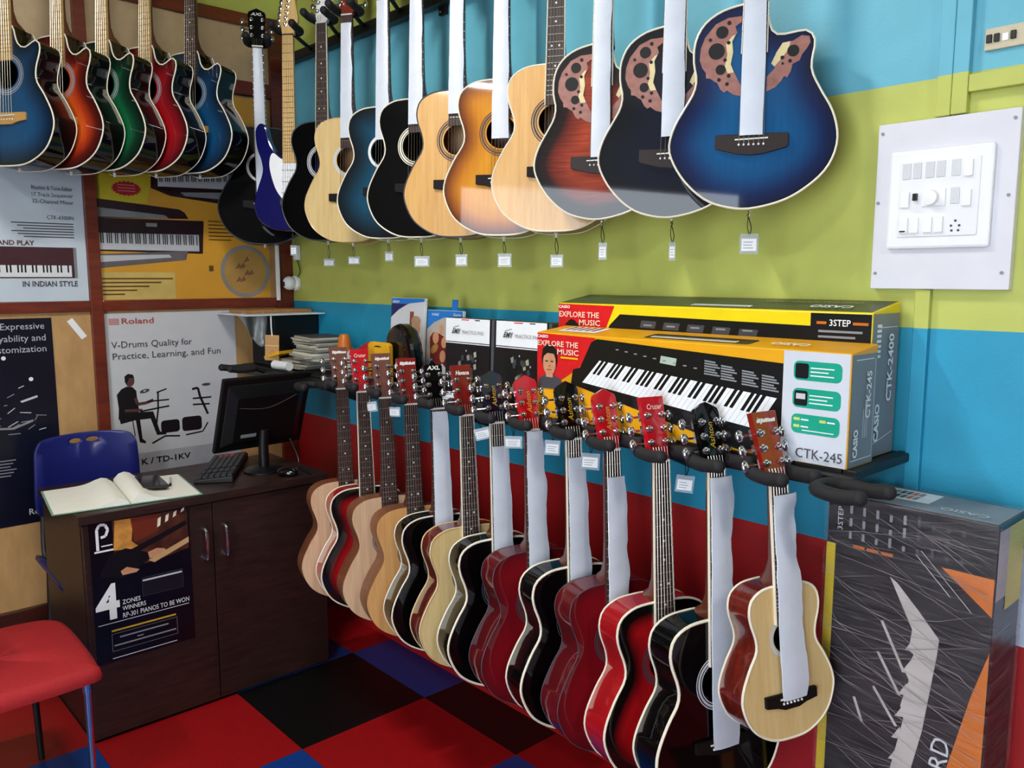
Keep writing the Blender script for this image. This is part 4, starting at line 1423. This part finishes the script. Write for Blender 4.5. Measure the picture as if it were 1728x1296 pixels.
for k in range(9):
    for q in range(3):
        p.rect(.05 + .028 * k, .056 + .028 * k, .99 + .028 * q, .99 + .028 * q + rnd.uniform(.01, .024), GREYINK if k < 5 else DGREY)
        p.k -= 1
p.k += 1
for k in range(3):
    p.rect(.06 + .03 * k, .085 + .03 * k, .972, .979, ORANGE)
p.text('STANDARD', .265, .34, .05, LGREY, rot=PI / 2 - .05, width=.28)
p.done()
p = Plate(tc_, (0, 0, 1.082), (1, 0, 0), (0, 1, 0))
p.rect(.004, .334, .004, .151, CARDG)
p.rect(.05, .185, .06, .145, PAPER)
for k in range(16):
    a, c2 = .055 + .013 * (k % 8), .07 + .034 * (k // 8)
    p.rect(a, a + .010, c2, c2 + .028, (BLACK, DGREY, ORANGE, GREYINK)[k % 4])
p.rect(.162, .182, .085, .14, PAPER)
p.text('CASIO', .31, .045, .03, LGREY, rot=PI, width=.09)
p.done()
p = Plate(tc_, (.338, 0, 0), *SIDE)
p.rect(.003, .152, .003, .82, M('side_black_print', '#120d13', .4))
p.rect(.003, .06, .93, 1.07, M('pinkish_print', '#b09a98', .45))
p.rect(.06, .152, .90, 1.07, M('mustard_print', '#c9b01e', .4))
p.done()
FILMC = CLEAR('stretch_film', '#cfc8cc', .10, .22, streak=[(.42, (5, 4, 170)), (-.45, (6, 4, 210)), (.15, (5, 4, 150)), (-.95, (7, 4, 190))], lo=.006, hi=.55)
MB().box(-.006, .344, -.007, .161, .004, 1.087).build('stretch_film', FILMC, tc_, bevel=.006)
b = MB()
rnd = random.Random(5)
for k in range(150):
    cx, cz, ln, wd_ = rnd.uniform(.01, .33), rnd.uniform(.02, 1.07), rnd.uniform(.03, .2), rnd.uniform(.0002, .0009)
    a = rnd.uniform(-.62, -.12) if rnd.random() < .7 else rnd.uniform(.05, .35)
    dx, dz = math.cos(a) * ln, math.sin(a) * ln
    x0, x1 = max(-.005, cx - dx), min(.343, cx + dx)
    z0, z1 = cz - dz * (cx - x0) / dx, cz + dz * (x1 - cx) / dx
    z0, z1 = min(1.08, max(.01, z0)), min(1.08, max(.01, z1))
    b.add([(x0, -.0078, z0), (cx, -.0078, (z0 + z1) / 2 - wd_), (x1, -.0078, z1), (cx, -.0078, (z0 + z1) / 2 + wd_), (cx, -.0092, (z0 + z1) / 2)], [(0, 1, 4), (1, 2, 4), (2, 3, 4), (3, 0, 4)])
stuff(b.build('film_wrinkles', M('film_wrinkle', '#8d868b', .25, var=.1), tc_))
t = tag(bx('paper_sheet', M('pale_blue_paper', '#c3d0e4', .5), None, 0, .24, -.002, -.0005, 0, .21), 'pale blue paper sheet on the wall beyond the wrapped carton', 'paper')
t.location = (3.112, 0, .78)

# ------------------------------------------------------------------ posters on the back wall
UV = ((0, 1, 0), (0, 0, 1))


def poster(name, label, y0, y1, z0, z1, mat, x=-.0035, d=.0015):
    t = thing(name, label, 'poster', (x, y0, z0), (0, 0, 0), 'posters on the back wall')
    bx('sheet', mat, t, 0, d, 0, y1 - y0, 0, z1 - z0)
    return t, Plate(t, (d, 0, 0), *UV, lift=.0003)


# white drum poster
t, p = poster('drum_poster', 'white drum kit poster lettered Roland with a printed drummer', -.847, -.29, .60, 1.40, M('poster_white', '#c9c9cc', .35, var=.02))
p.rect(.001, .556, .001, .20, M('poster_pale_grey', '#a9a9ae', .35))
RI = M('dull_red_ink', '#b04a3c', .4)
for k in range(5):
    p.rect(.017, .058, .752 + .0055 * k, .755 + .0055 * k, RI)
p.text('Roland', .064, .755, .034, RI, bold=.012, width=.13)
p.text('V-Drums Quality for', .021, .655, .040, DGREY, width=.335)
p.text('Practice, Learning, and Fun', .021, .607, .040, DGREY, width=.458)
p.text('TD-1K / TD-1KV', .02, .15, .036, BLACK, bold=.015, width=.304)
DK = M('drummer_print', '#141014', .4)
p.ell(.086, .515, .019, .025, M('dim_skin_print', '#5a3630', .5))
p.poly([(.066, .51), (.066, .535), (.08, .545), (.1, .54), (.105, .525), (.085, .528), (.075, .505)], DK)
p.poly([(.031, .46), (.05, .482), (.073, .492), (.095, .488), (.110, .47), (.112, .42), (.118, .386), (.105, .36), (.032, .355), (.036, .40)], DK)
p.line([(.105, .44), (.112, .412), (.15, .415), (.178, .425)], .013, M('dim_skin_print', '#5a3630', .5))
p.line([(.06, .39), (.13, .385)], .012, M('dim_skin_print', '#5a3630', .5))
p.poly([(.034, .362), (.04, .335), (.10, .345), (.165, .345), (.176, .375), (.11, .378)], DK)
p.poly([(.155, .37), (.176, .37), (.198, .285), (.225, .275), (.224, .268), (.185, .27)], DK)
p.poly([(.10, .35), (.118, .35), (.124, .262), (.138, .248), (.136, .24), (.112, .248)], DK)
p.line([(.088, .345), (.095, .275)], .004, DK)
p.ell(.144, .466, .021, .008, DGREY, rot=.2)
p.ell(.144, .467, .006, .003, LGREY, rot=.2)
p.line([(.199, .46), (.195, .377), (.18, .29)], .007, DK)
p.line([(.192, .455), (.236, .468)], .006, DK)
p.line([(.15, .42), (.244, .42)], .006, DK)
p.line([(.12, .38), (.243, .392)], .007, DK)
p.rrect(.204, .284, .275, .33, .014, DK)
p.rrect(.295, .382, .272, .335, .014, DK)
p.line([(.163, .237), (.22, .262), (.283, .254)], .007, DK)
p.line([(.309, .255), (.385, .262), (.41, .30)], .006, DK)
p.line([(.346, .456), (.372, .46), (.38, .42), (.412, .338)], .010, DK)
p.line([(.347, .414), (.431, .413)], .007, DK)
p.line([(.346, .387), (.422, .383)], .007, DK)
p.ell(.41, .472, .02, .006, DGREY)
p.done()
# dark poster left
t, p = poster('drum_poster', 'dark navy poster with white lettering behind the blue chair', -1.62, -1.041, .58, 1.39, M('poster_navy', '#0d1022', .3, var=.4, scale=5))
for s_, y, yy in (('Expressive', .772, .553), ('Playability and', .726, .556), ('Customization', .683, .556)):
    p.text(s_, yy, y - .004, .036, M('pale_ink', '#b9bec9', .4), align='RIGHT')
rnd = random.Random(9)
for k in range(30):
    a, c2 = rnd.uniform(.2, .55), rnd.uniform(.36, .55)
    p.line([(a, c2), (a + rnd.uniform(.01, .05), c2 + rnd.uniform(-.01, .02))], .003, GREYINK if k % 3 else LGREY)
    p.k -= 1
p.k += 1
p.ell(.493, .573, .008, .008, PAPER)
p.ell(.405, .66, .008, .008, PAPER)
p.poly([(.45, .49), (.51, .508), (.512, .50), (.455, .483)], LGREY)
p.line([(.36, .39), (.42, .385), (.49, .41)], .008, GREYINK)
for k in range(6):
    p.rect(.30, .42 - .01 * (k % 3), .26 - .012 * k, .264 - .012 * k, GREYINK)
p.text('Roland', .545, .035, .034, LGREY, align='RIGHT', bold=.01)
p.done()
# pale keyboard poster
t, p = poster('keyboard_poster', 'pale keyboard poster behind glass lettered in Indian style', -1.62, -.898, 1.454, 2.30, M('poster_pale_blue', '#d6e2ec', .35, var=.06, scale=4))
DT = M('dim_ink', '#4d4a52', .45)
for s_, y in (('Rhythm & Tone Editor', .43), ('17 Track Sequencer', .404), ('32-Channel Mixer', .378)):
    p.text(s_, .687, y, .022, DT, align='RIGHT', width=.145)
p.text('CTK-6300IN', .685, .318, .022, DT, align='RIGHT', width=.095)
for k in range(6):
    p.rect(.465 + .02 * (k % 3), .682, .300 - .0105 * k, .304 - .0105 * k, DT)
p.text('MIX AND PLAY', .538, .216, .026, M('maroon_ink', '#5c2a30', .4), align='RIGHT', bold=.02)
p.rect(.25, .686, .09, .21, M('kb_maroon_print', '#4a2630', .35))
p.rect(.25, .665, .095, .14, PAPER)
for k in range(32):
    if k % 7 not in (2, 6):
        p.rect(.262 + .0125 * k, .268 + .0125 * k, .112, .14, BLACK)
        p.k -= 1
p.k += 1
p.rect(.675, .686, .09, .21, GREYINK)
p.text('IN INDIAN STYLE', .684, .058, .030, DT, align='RIGHT', bold=.02, width=.195)
p.rect(.45, .68, .53, .57, M('kb_maroon_print', '#4a2630', .35))
p.rect(.60, .70, .52, .56, M('kb_maroon_print', '#4a2630', .35))
p.done()
# yellow keyboard poster
t, p = poster('keyboard_poster', 'yellow keyboard poster behind glass with a red burst badge', -.849, -.11, 1.454, 2.34, M('poster_yellow', '#dda036', .35, var=.08, scale=3))
KB = M('kb_dark_print', '#2a1620', .35)
p.poly([(.002, .40), (.20, .40), (.24, .62), (.24, .88), (.002, .88)], M('poster_lemon', '#cdb92c', .4))
p.rect(.002, .30, .002, .115, M('poster_olive_cream', '#d6b868', .4))
n = 40
p.poly([(.12 + (.062 if i % 2 else .052) * math.cos(2 * PI * i / n), .456 + (.031 if i % 2 else .026) * math.sin(2 * PI * i / n)) for i in range(n)], M('badge_red', '#b0182c', .4))
for k in range(3):
    p.rect(.085, .155, .468 - .012 * k, .472 - .012 * k, M('badge_pale', '#d87a80', .4))
p.poly([(.0, .41), (.332, .383), (.355, .37), (.37, .344), (.0, .333)], KB)
p.poly([(.002, .375), (.27, .355), (.29, .34), (.002, .338)], GREYINK)
p.poly([(.0, .333), (.436, .338), (.426, .196), (.0, .200)], KB)
p.rect(.19, .235, .305, .32, GREYINK)
p.poly([(.003, .273), (.411, .277), (.411, .206), (.003, .206)], LGREY)
for k in range(50):
    if k % 7 not in (2, 6):
        p.rect(.008 + .008 * k, .0125 + .008 * k, .232, .275, BLACK)
        p.k -= 1
p.k += 1
p.poly([(.002, .188), (.361, .206), (.351, .168), (.002, .131)], M('kb_grey_print', '#6c6468', .4))
p.poly([(.002, .182), (.28, .19), (.29, .178), (.002, .155)], LGREY)
p.poly([(.22, .516), (.60, .56), (.60, .42), (.538, .414), (.297, .437), (.217, .465)], KB)
p.poly([(.249, .515), (.585, .548), (.585, .482), (.247, .474)], LGREY)
for k in range(40):
    if k % 7 not in (2, 6):
        p.poly([(.255 + .008 * k, .493 + .0006 * k), (.2595 + .008 * k, .493 + .0006 * k), (.2595 + .008 * k, .516 + .0008 * k), (.255 + .008 * k, .516 + .0008 * k)], BLACK)
        p.k -= 1
p.k += 1
p.poly([(.34, .455), (.56, .468), (.56, .435), (.36, .44)], GREYINK)
for k in range(6):
    p.rect(.455, .57 - .012 * (k % 2), .336 - .016 * k, .341 - .016 * k, M('brown_ink', '#6b4a20', .4))
for k in range(5):
    p.rect(.004, .29 - .05 * k, .085 - .016 * k, .091 - .016 * k, M('brown_ink', '#6b4a20', .4))
p.ell(.62, .12, .118, .118, M('ring_print', '#8e8b8c', .4), 40)
p.ell(.62, .12, .100, .100, M('ring_inner_print', '#b98f4c', .4), 40)
for k in range(7):
    p.poly([(.57 + .02 * (k % 4), .07 + .03 * (k // 2)), (.60 + .02 * (k % 4), .08 + .03 * (k // 2)), (.59 + .02 * (k % 4), .10 + .03 * (k // 2))], M('ring_mark_print', '#8a5a48', .5))
p.rect(.45, .47, .12, .145, M('brown_ink', '#6b4a20', .4))
p.done()
o = tag(MB().box(0, .0012, -.045, .045, -.012, .012).build('paper_sticker', PAPER), 'torn white paper sticker on the plywood panel', 'sticker')
o.location, o.rotation_euler = (-.0035, -.95, 1.342), (math.radians(-56), 0, 0)

# ------------------------------------------------------------------ desk
DX, DH = .79, .785
dk = thing('desk', 'dark brown wooden counter desk with two doors and a poster', 'desk', (0, -.305, 0))
dw = .88
bx('desk_top', DARKW, dk, .30, DX + .012, -dw - .012, .012, DH - .03, DH, bevel=.002)
bx('side_panel', DARKW, dk, .30, DX - .02, -dw, -dw + .02, 0, DH - .03)
bx('side_panel', DARKW, dk, .30, DX - .02, -.02, 0, 0, DH - .03)
bx('plinth', DARKW, dk, DX - .05, DX - .022, -dw + .02, -.02, 0, .05)
bx('shelf_panel', DARKW, dk, DX - .16, DX - .022, -dw + .02, -.02, .40, .418)
d1 = bx('door', DARKW, dk, DX - .019, DX, -dw + .002, -.452, .012, DH - .036, bevel=.0015)
d2 = bx('door', DARKW, dk, DX - .019, DX, -.448, -.002, .012, DH - .036, bevel=.0015)
for d_, yy in ((d1, -.484), (d2, -.410)):
    MB().tube(spline([(DX, yy, .66), (DX + .022, yy, .655), (DX + .026, yy, .605), (DX + .022, yy, .555), (DX, yy, .55)], False, 4), .0055, 8).build('handle', CHROME, d_, smooth=True)

# poster on the desk door
t = thing('desk_poster', 'black poster with white figure four taped to the desk door', 'poster', (DX + .001, -1.165, .27))
bx('sheet', M('poster_black', '#08080f', .25, var=.3), t, 0, .001, 0, .325, 0, .49)
p = Plate(t, (.001, 0, .03), *UV, lift=.0003)
p.poly([(.072, .452), (.318, .446), (.32, .305), (.20, .285), (.072, .28)], M('piano_photo_brown', '#4a2418', .35, var=.5, scale=20))
p.poly([(.08, .45), (.14, .448), (.13, .37), (.16, .34), (.072, .35)], M('piano_glow_print', '#c98a3e', .4, var=.3, scale=30))
p.poly([(.13, .448), (.23, .446), (.22, .39), (.14, .365)], M('piano_photo_red', '#6e2a18', .4))
for k in range(4):
    p.poly([(.215 + .027 * k, .40 + .012 * k), (.226 + .027 * k, .405 + .012 * k), (.23 + .027 * k, .435 + .006 * k), (.219 + .027 * k, .43 + .006 * k)], M('warm_white_print', '#e6dcc8', .4))
p.poly([(.12, .34), (.31, .405), (.318, .39), (.14, .325)], BLACK)
p.poly([(.02, .27), (.06, .34), (.11, .35), (.18, .32), (.185, .295), (.10, .25)], BLACK)
p.poly([(.18, .32), (.21, .328), (.235, .322), (.245, .31), (.215, .30), (.185, .297)], SKIN)
p.poly([(.09, .275), (.11, .285), (.15, .268), (.14, .26), (.095, .26)], SKIN)
p.poly([(.18, .292), (.32, .345), (.32, .325), (.20, .28)], M('warm_key_print', '#c8a070', .4))
p.line([(.024, .36), (.024, .43), (.033, .445), (.05, .443), (.058, .425), (.05, .405), (.035, .402)], .009, PAPER)
p.rect(.013, .072, .352, .358, PAPER)
p.rect(.035, .07, .37, .374, PAPER)
p.text('4', .008, .122, .165, PAPER, bold=.03, width=.075)
p.text('ZONES', .089, .16, .022, PAPER, width=.058)
p.text('WINNERS', .088, .138, .022, PAPER, width=.076)
p.text('RP-301 PIANOS TO BE WON', .087, .113, .024, PAPER, width=.222)
p.rect(.01, .31, .103, .1055, LGREY)
p.rect(.05, .262, .073, .079, GOLDINK)
p.rect(.075, .235, .047, .052, GREYINK)
p.rect(.056, .26, .021, .026, GREYINK)
p.rect(.13, .15, .034, .038, GREYINK)
p.rect(.048, .262, -.021, -.018, LGREY)
p.line([(.05, .065), (.265, .065), (.265, .005), (.05, .005), (.05, .065)], .001, GREYINK)
p.rect(.156, .293, .17, .235, M('piano_dark_print', '#15151d', .35))
p.rect(.158, .29, .222, .228, LGREY)
p.line([(.156, .17), (.293, .17), (.293, .235), (.156, .235), (.156, .17)], .0012, DGREY)
p.done()

# ---- on the desk: open ledger, phone, pen
t = thing('open_ledger', 'open white ledger book lying on the desk', 'book', (.575, -.995, DH + .001), (0, 0, math.radians(-8)))
bx('cover', M('green_ledger_cover', '#7fa590', .5), t, -.17, .19, -.235, .235, 0, .003, bevel=.001)
for s_ in (-1, 1):
    b = MB()
    nx = 12
    for i in range(nx + 1):
        u = i / nx
        y = s_ * (.002 + .226 * u)
        zz = .004 + .020 * math.exp(-((u - .14) / .2) ** 2) * (1.25 if s_ > 0 else 1) * (min(1, u / .1)) + .004 * (1 - u)
        for x in (-.165, .185):
            b.v += [(x, y, .0032), (x, y, zz + (.008 if s_ > 0 and x < 0 and u < .3 else 0))]
    for i in range(nx):
        a, c2 = i * 4, (i + 1) * 4
        b.f += [(a + 1, a + 3, c2 + 3, c2 + 1), (a, c2, c2 + 2, a + 2), (a, a + 1, c2 + 1, c2), (a + 2, c2 + 2, c2 + 3, a + 3)]
    b.f += [(0, 2, 3, 1), (nx * 4, nx * 4 + 1, nx * 4 + 3, nx * 4 + 2)]
    b.mi = [0] * len(b.f)
    b.build('page_block', M('ledger_paper', '#f2f0e4', .6, var=.02), t, smooth=50)
t = thing('mobile_phone', 'dark mobile phone lying on the open ledger', 'phone', (.575, -.89, DH + .0175), (math.radians(-2), 0, math.radians(-8)))
bx('body', M('phone_brown_black', '#2a2224', .35), t, -.095, .095, -.045, .045, 0, .010, bevel=.004)
bx('screen', M('phone_glass', '#241d1e', .12), t, -.088, .088, -.041, .041, .010, .0106)
t = thing('pen', 'thin pen lying on the ledger beside the phone', 'pen', (.56, -.815, DH + .012), (0, 0, math.radians(-20)))
MB().tube([(-.05, 0, 0), (.05, 0, 0)], .004, 8).build('barrel', LGREY, t)
MB().tube([(.05, 0, 0), (.066, 0, 0)], .0045, 8).build('cap', BLACKPL, t)

# ---- monitor seen from behind
mo = thing('monitor', 'black computer monitor seen from behind on the desk', 'monitor', (.60, -.462, DH + .001), (0, 0, math.radians(4)))
ti = math.radians(20)
MT = lambda v: Vector((v.x * math.cos(ti) + v.z * math.sin(ti) - .055, v.y, v.z * math.cos(ti) - v.x * math.sin(ti) + .095))
MB().box(0, .018, -.19, .19, 0, .315).xf(MT).build('housing', BLACKPL, mo, bevel=.006)
MB().add([(.018, -.17, .02), (.018, .17, .02), (.018, .17, .29), (.018, -.17, .29), (.04, -.13, .05), (.04, .13, .05), (.04, .13, .24), (.04, -.13, .24)],
         [(0, 1, 5, 4), (1, 2, 6, 5), (2, 3, 7, 6), (3, 0, 4, 7), (4, 5, 6, 7), (3, 2, 1, 0)]).xf(MT).build('rear_shell', BLACKPL, mo, bevel=.006)
MB().box(-.001, .0, -.18, .18, .012, .303).xf(MT).build('screen', M('screen_glass', '#11141a', .15), mo)
MB().box(.0405, .0415, -.10, -.035, .068, .082).xf(MT).build('label_plate', GREYINK, mo)
MB().tube(spline([(.0405, -.12, .20), (.043, 0, .19), (.0405, .12, .235)], False, 5), .0015, 5).xf(MT).build('vent_groove', DGREY, mo)
MB().tube([(-.0, 0, .0), (-.0, 0, .10), (.01, 0, .17)], .02, 10).build('stand_neck', BLACKPL, mo, smooth=True)
MB().lathe([(.08, 0), (.08, .006), (.07, .012), (.03, .02)], 28).build('stand_foot', BLACKPL, mo, smooth=True)
MB().tube(spline([(.03, .10, .12), (.06, .115, .05), (.10, .10, .01), (.19, .09, .004), (.208, .092, -.03), (.209, .098, -.2), (.209, .118, -.42)], False, 6), .003, 6).build('cable', BLACKPL, mo, smooth=True)

# ---- keyboard and mouse
kb = thing('computer_keyboard', 'black computer keyboard with red keys lying by the monitor', 'keyboard', (.48, -.58, DH + .001), (0, 0, math.radians(-32)))
MB().add([(-.215, -.07, 0), (.215, -.07, 0), (.215, .07, 0), (-.215, .07, 0), (-.215, -.07, .012), (.215, -.07, .012), (.215, .07, .024), (-.215, .07, .024)],
         [(0, 3, 2, 1), (4, 5, 6, 7), (0, 1, 5, 4), (1, 2, 6, 5), (2, 3, 7, 6), (3, 0, 4, 7)]).build('base', BLACKPL, kb, bevel=.003)
key_me = {c2: MB().box(-.0075, .0075, -.0085, .0085, 0, .006).mesh('key', m_) for c2, m_ in (('k', M('key_black', '#151417', .4)), ('r', M('key_red', '#a01822', .4)))}
for r_ in range(6):
    for q in range(22):
        if q in (14, 18):
            continue
        x, y = -.198 + .0188 * q, -.055 + .0222 * r_
        link_mesh('key', key_me['r' if (q in (1, 2) and r_ in (1, 2, 3)) or (q == 0 and r_ == 3) else 'k'], kb, (x, y, .0125 + (y + .07) * .0857))
t = thing('computer_mouse', 'black mouse with red glow beside the keyboard', 'mouse', (.735, -.43, DH + .001), (0, 0, .6))
MB().sphere((0, 0, .012), .03, 16, (1.6, 1, .62)).xf(lambda v: Vector((v.x, v.y, max(0, v.z)))).build('shell', M('gloss_black_shell', '#0c0a0b'), t, smooth=True)
MB().sphere((.0, -.024, .016), .0045, 8).build('led', M('red_led', '#ff2020', .3, var=0, emit=4), t)
bx('silver_strip', CHROME, t, -.02, .04, -.006, .006, .0285, .0305, bevel=.001)

# ------------------------------------------------------------------ chairs
ch = thing('office_chair', 'blue plastic chair with two finger holes behind the desk', 'chair', (.30, -.985, 0))
BL = M('blue_moulded_plastic', '#1d2470', .38, var=.06)
ol = spline([(-.19, -.20), (-.19, -.02), (-.18, .04), (-.14, .068), (0, .075), (.14, .068), (.18, .04), (.19, -.02), (.19, -.20), (.14, -.235), (0, -.24), (-.14, -.235)], True, 4)
n = len(ol)
b = MB()
holes = [[(s_ * .032 + .024 * math.cos(2 * PI * i / 14), .045 + .010 * math.sin(2 * PI * i / 14)) for i in range(14)] for s_ in (-1, 1)]
bmx = bmesh.new()
def loop(pts):
    vs = [bmx.verts.new((0, x, z)) for x, z in pts]
    return [bmx.edges.new((vs[i], vs[(i + 1) % len(vs)])) for i in range(len(vs))]
ed = loop(ol)
for h in holes:
    ed += loop(h)
bmesh.ops.triangle_fill(bmx, use_beauty=True, use_dissolve=False, edges=ed)
bmesh.ops.subdivide_edges(bmx, edges=bmx.edges[:], cuts=3, use_grid_fill=True)
for v in bmx.verts:
    v.co.x = .05 * (v.co.y / .19) ** 2 - .02 * (v.co.z / .2) ** 2 - .19
bmesh.ops.recalc_face_normals(bmx, faces=bmx.faces)
me = bpy.data.meshes.new('backrest')
bmx.to_mesh(me)
bmx.free()
me.materials.append(BL)
me.polygons.foreach_set('use_smooth', [True] * len(me.polygons))
o = link_mesh('backrest', me, ch, (0, 0, .865))
md = o.modifiers.new('thick', 'SOLIDIFY')
md.thickness = .012
b = MB()
for i in range(7):
    for j in range(7):
        u, v = i / 6 - .5, j / 6 - .5
        b.v.append((.02 + .36 * u, .40 * v, .45 + .03 * (abs(v) * 2) ** 3 - .03 * max(0, u) ** 1 + .03 * max(0, -u - .2)))
for i in range(6):
    for j in range(6):
        b.f.append((i * 7 + j, i * 7 + j + 1, (i + 1) * 7 + j + 1, (i + 1) * 7 + j))
b.mi = [0] * 36
o = b.build('seat', BL, ch, smooth=60)
md = o.modifiers.new('thick', 'SOLIDIFY')
md.thickness = .014
for sx in (-.14, .16):
    for sy in (-.18, .18):
        MB().tube([(sx, sy, 0), (sx * .9, sy * .92, .44)], .011, 8).build('leg', STEEL, ch, smooth=True)
for sy in (-.17, .17):
    MB().tube(spline([(-.10, sy, .44), (-.165, sy, .5), (-.178, sy * .95, .66), (-.172, sy * .9, .82)], False, 4), .010, 8).build('back_post', STEEL, ch, smooth=True)

rc = thing('red_chair', 'red upholstered chair with chrome leg beside the desk', 'chair', (.96, -1.47, 0))
RF = M('red_fabric', '#a8161c', .75, var=.12, scale=160, bump=.5, bscale=500)
sp_ = spline([(-.20, .19), (-.12, .215), (.05, .215), (.20, .21), (.235, .19), (.245, 0), (.235, -.19), (.20, -.21), (-.12, -.215), (-.20, -.19), (-.225, -.12), (-.23, 0), (-.225, .12)], True, 4)
b = MB()
k = len(sp_)
for (s_, z_) in ((1, .415), (1.01, .43), (.985, .452), (.9, .462), (.4, .462), (.02, .46)):
    for x, y in sp_:
        b.v.append((x * s_, y * s_, z_ - .035 * max(0, x - .1) * 2 + .01 * (x < -.1) * (-x - .1) * 3))
for i in range(5):
    for j in range(k):
        b.f.append((i * k + j, i * k + (j + 1) % k, (i + 1) * k + (j + 1) % k, (i + 1) * k + j))
b.f.append(tuple(range(k)))
b.f.append(tuple(5 * k + j for j in range(k)))
b.mi = [0] * len(b.f)
b.build('seat_cushion', RF, rc, smooth=50)
MB().prism([(-.2, -.2), (.2, -.2), (.2, .2), (-.2, .2)], .395, .414).xf(lambda v: Vector((v.x, v.z, v.y))).build('seat_pan', BLACKPL, rc, bevel=.004)
for (sx, sy, m_) in ((.115, .20, CHROME), (.115, -.19, CHROME), (-.20, .13, STEEL), (-.20, -.17, STEEL)):
    MB().tube([(sx + .05 * (sx > 0), sy - .012, .40), (sx + .04 * (sx > 0), sy - .01, .34), (sx, sy, 0)], [.011, .011, .009], 10).build('leg', m_, rc, smooth=True)
    if m_ is CHROME:
        MB().tube([(sx + .047, sy - .012, .40), (sx + .041, sy - .010, .35)], .0145, 10).build('leg_collar', CHROME, rc, smooth=True)
b = MB()
for i in range(9):
    for j in range(5):
        u, v = i / 8 - .5, j / 4
        b.v.append((.40 * u, -.215 - .05 * v + .05 * (2 * u) ** 2, .60 + .24 * v - .04 * (2 * u) ** 4 * v))
for i in range(8):
    for j in range(4):
        b.f.append((i * 5 + j, i * 5 + j + 1, (i + 1) * 5 + j + 1, (i + 1) * 5 + j))
b.mi = [0] * 32
o = b.build('backrest', RF, rc, smooth=60)
md = o.modifiers.new('thick', 'SOLIDIFY')
md.thickness = .035
for sx in (-.15, .15):
    MB().tube(spline([(sx, -.17, .405), (sx, -.235, .45), (sx, -.255, .70)], False, 4), .010, 8).build('back_post', STEEL, rc, smooth=True)

# ------------------------------------------------------------------ lettering, converted in one pass
tmp = []
for (s_, size, mat, mtx, parent, name, align, bold, shear, width, extrude) in TEXTS:
    cu = bpy.data.curves.new('txt', 'FONT')
    cu.body, cu.size, cu.resolution_u, cu.align_x, cu.shear, cu.offset = s_, size, 2, align, shear, bold * size
    cu.fill_mode = 'FRONT'
    o = bpy.data.objects.new('txt', cu)
    COL.objects.link(o)
    tmp.append(o)
bpy.context.view_layer.update()
dg = bpy.context.evaluated_depsgraph_get()
meshes = [bpy.data.meshes.new_from_object(o.evaluated_get(dg)) for o in tmp]
for o in tmp:
    c_ = o.data
    bpy.data.objects.remove(o)
    bpy.data.curves.remove(c_)
for (s_, size, mat, mtx, parent, name, align, bold, shear, width, extrude), me in zip(TEXTS, meshes):
    xs = [v.co.x for v in me.vertices]
    if width and xs:
        k = width / (max(xs) - min(xs))
        for v in me.vertices:
            v.co.x *= k
    me.materials.clear()
    me.materials.append(mat)
    me.name = name
    o = bpy.data.objects.new(name, me)
    COL.objects.link(o)
    o.parent = parent
    o.matrix_local = mtx
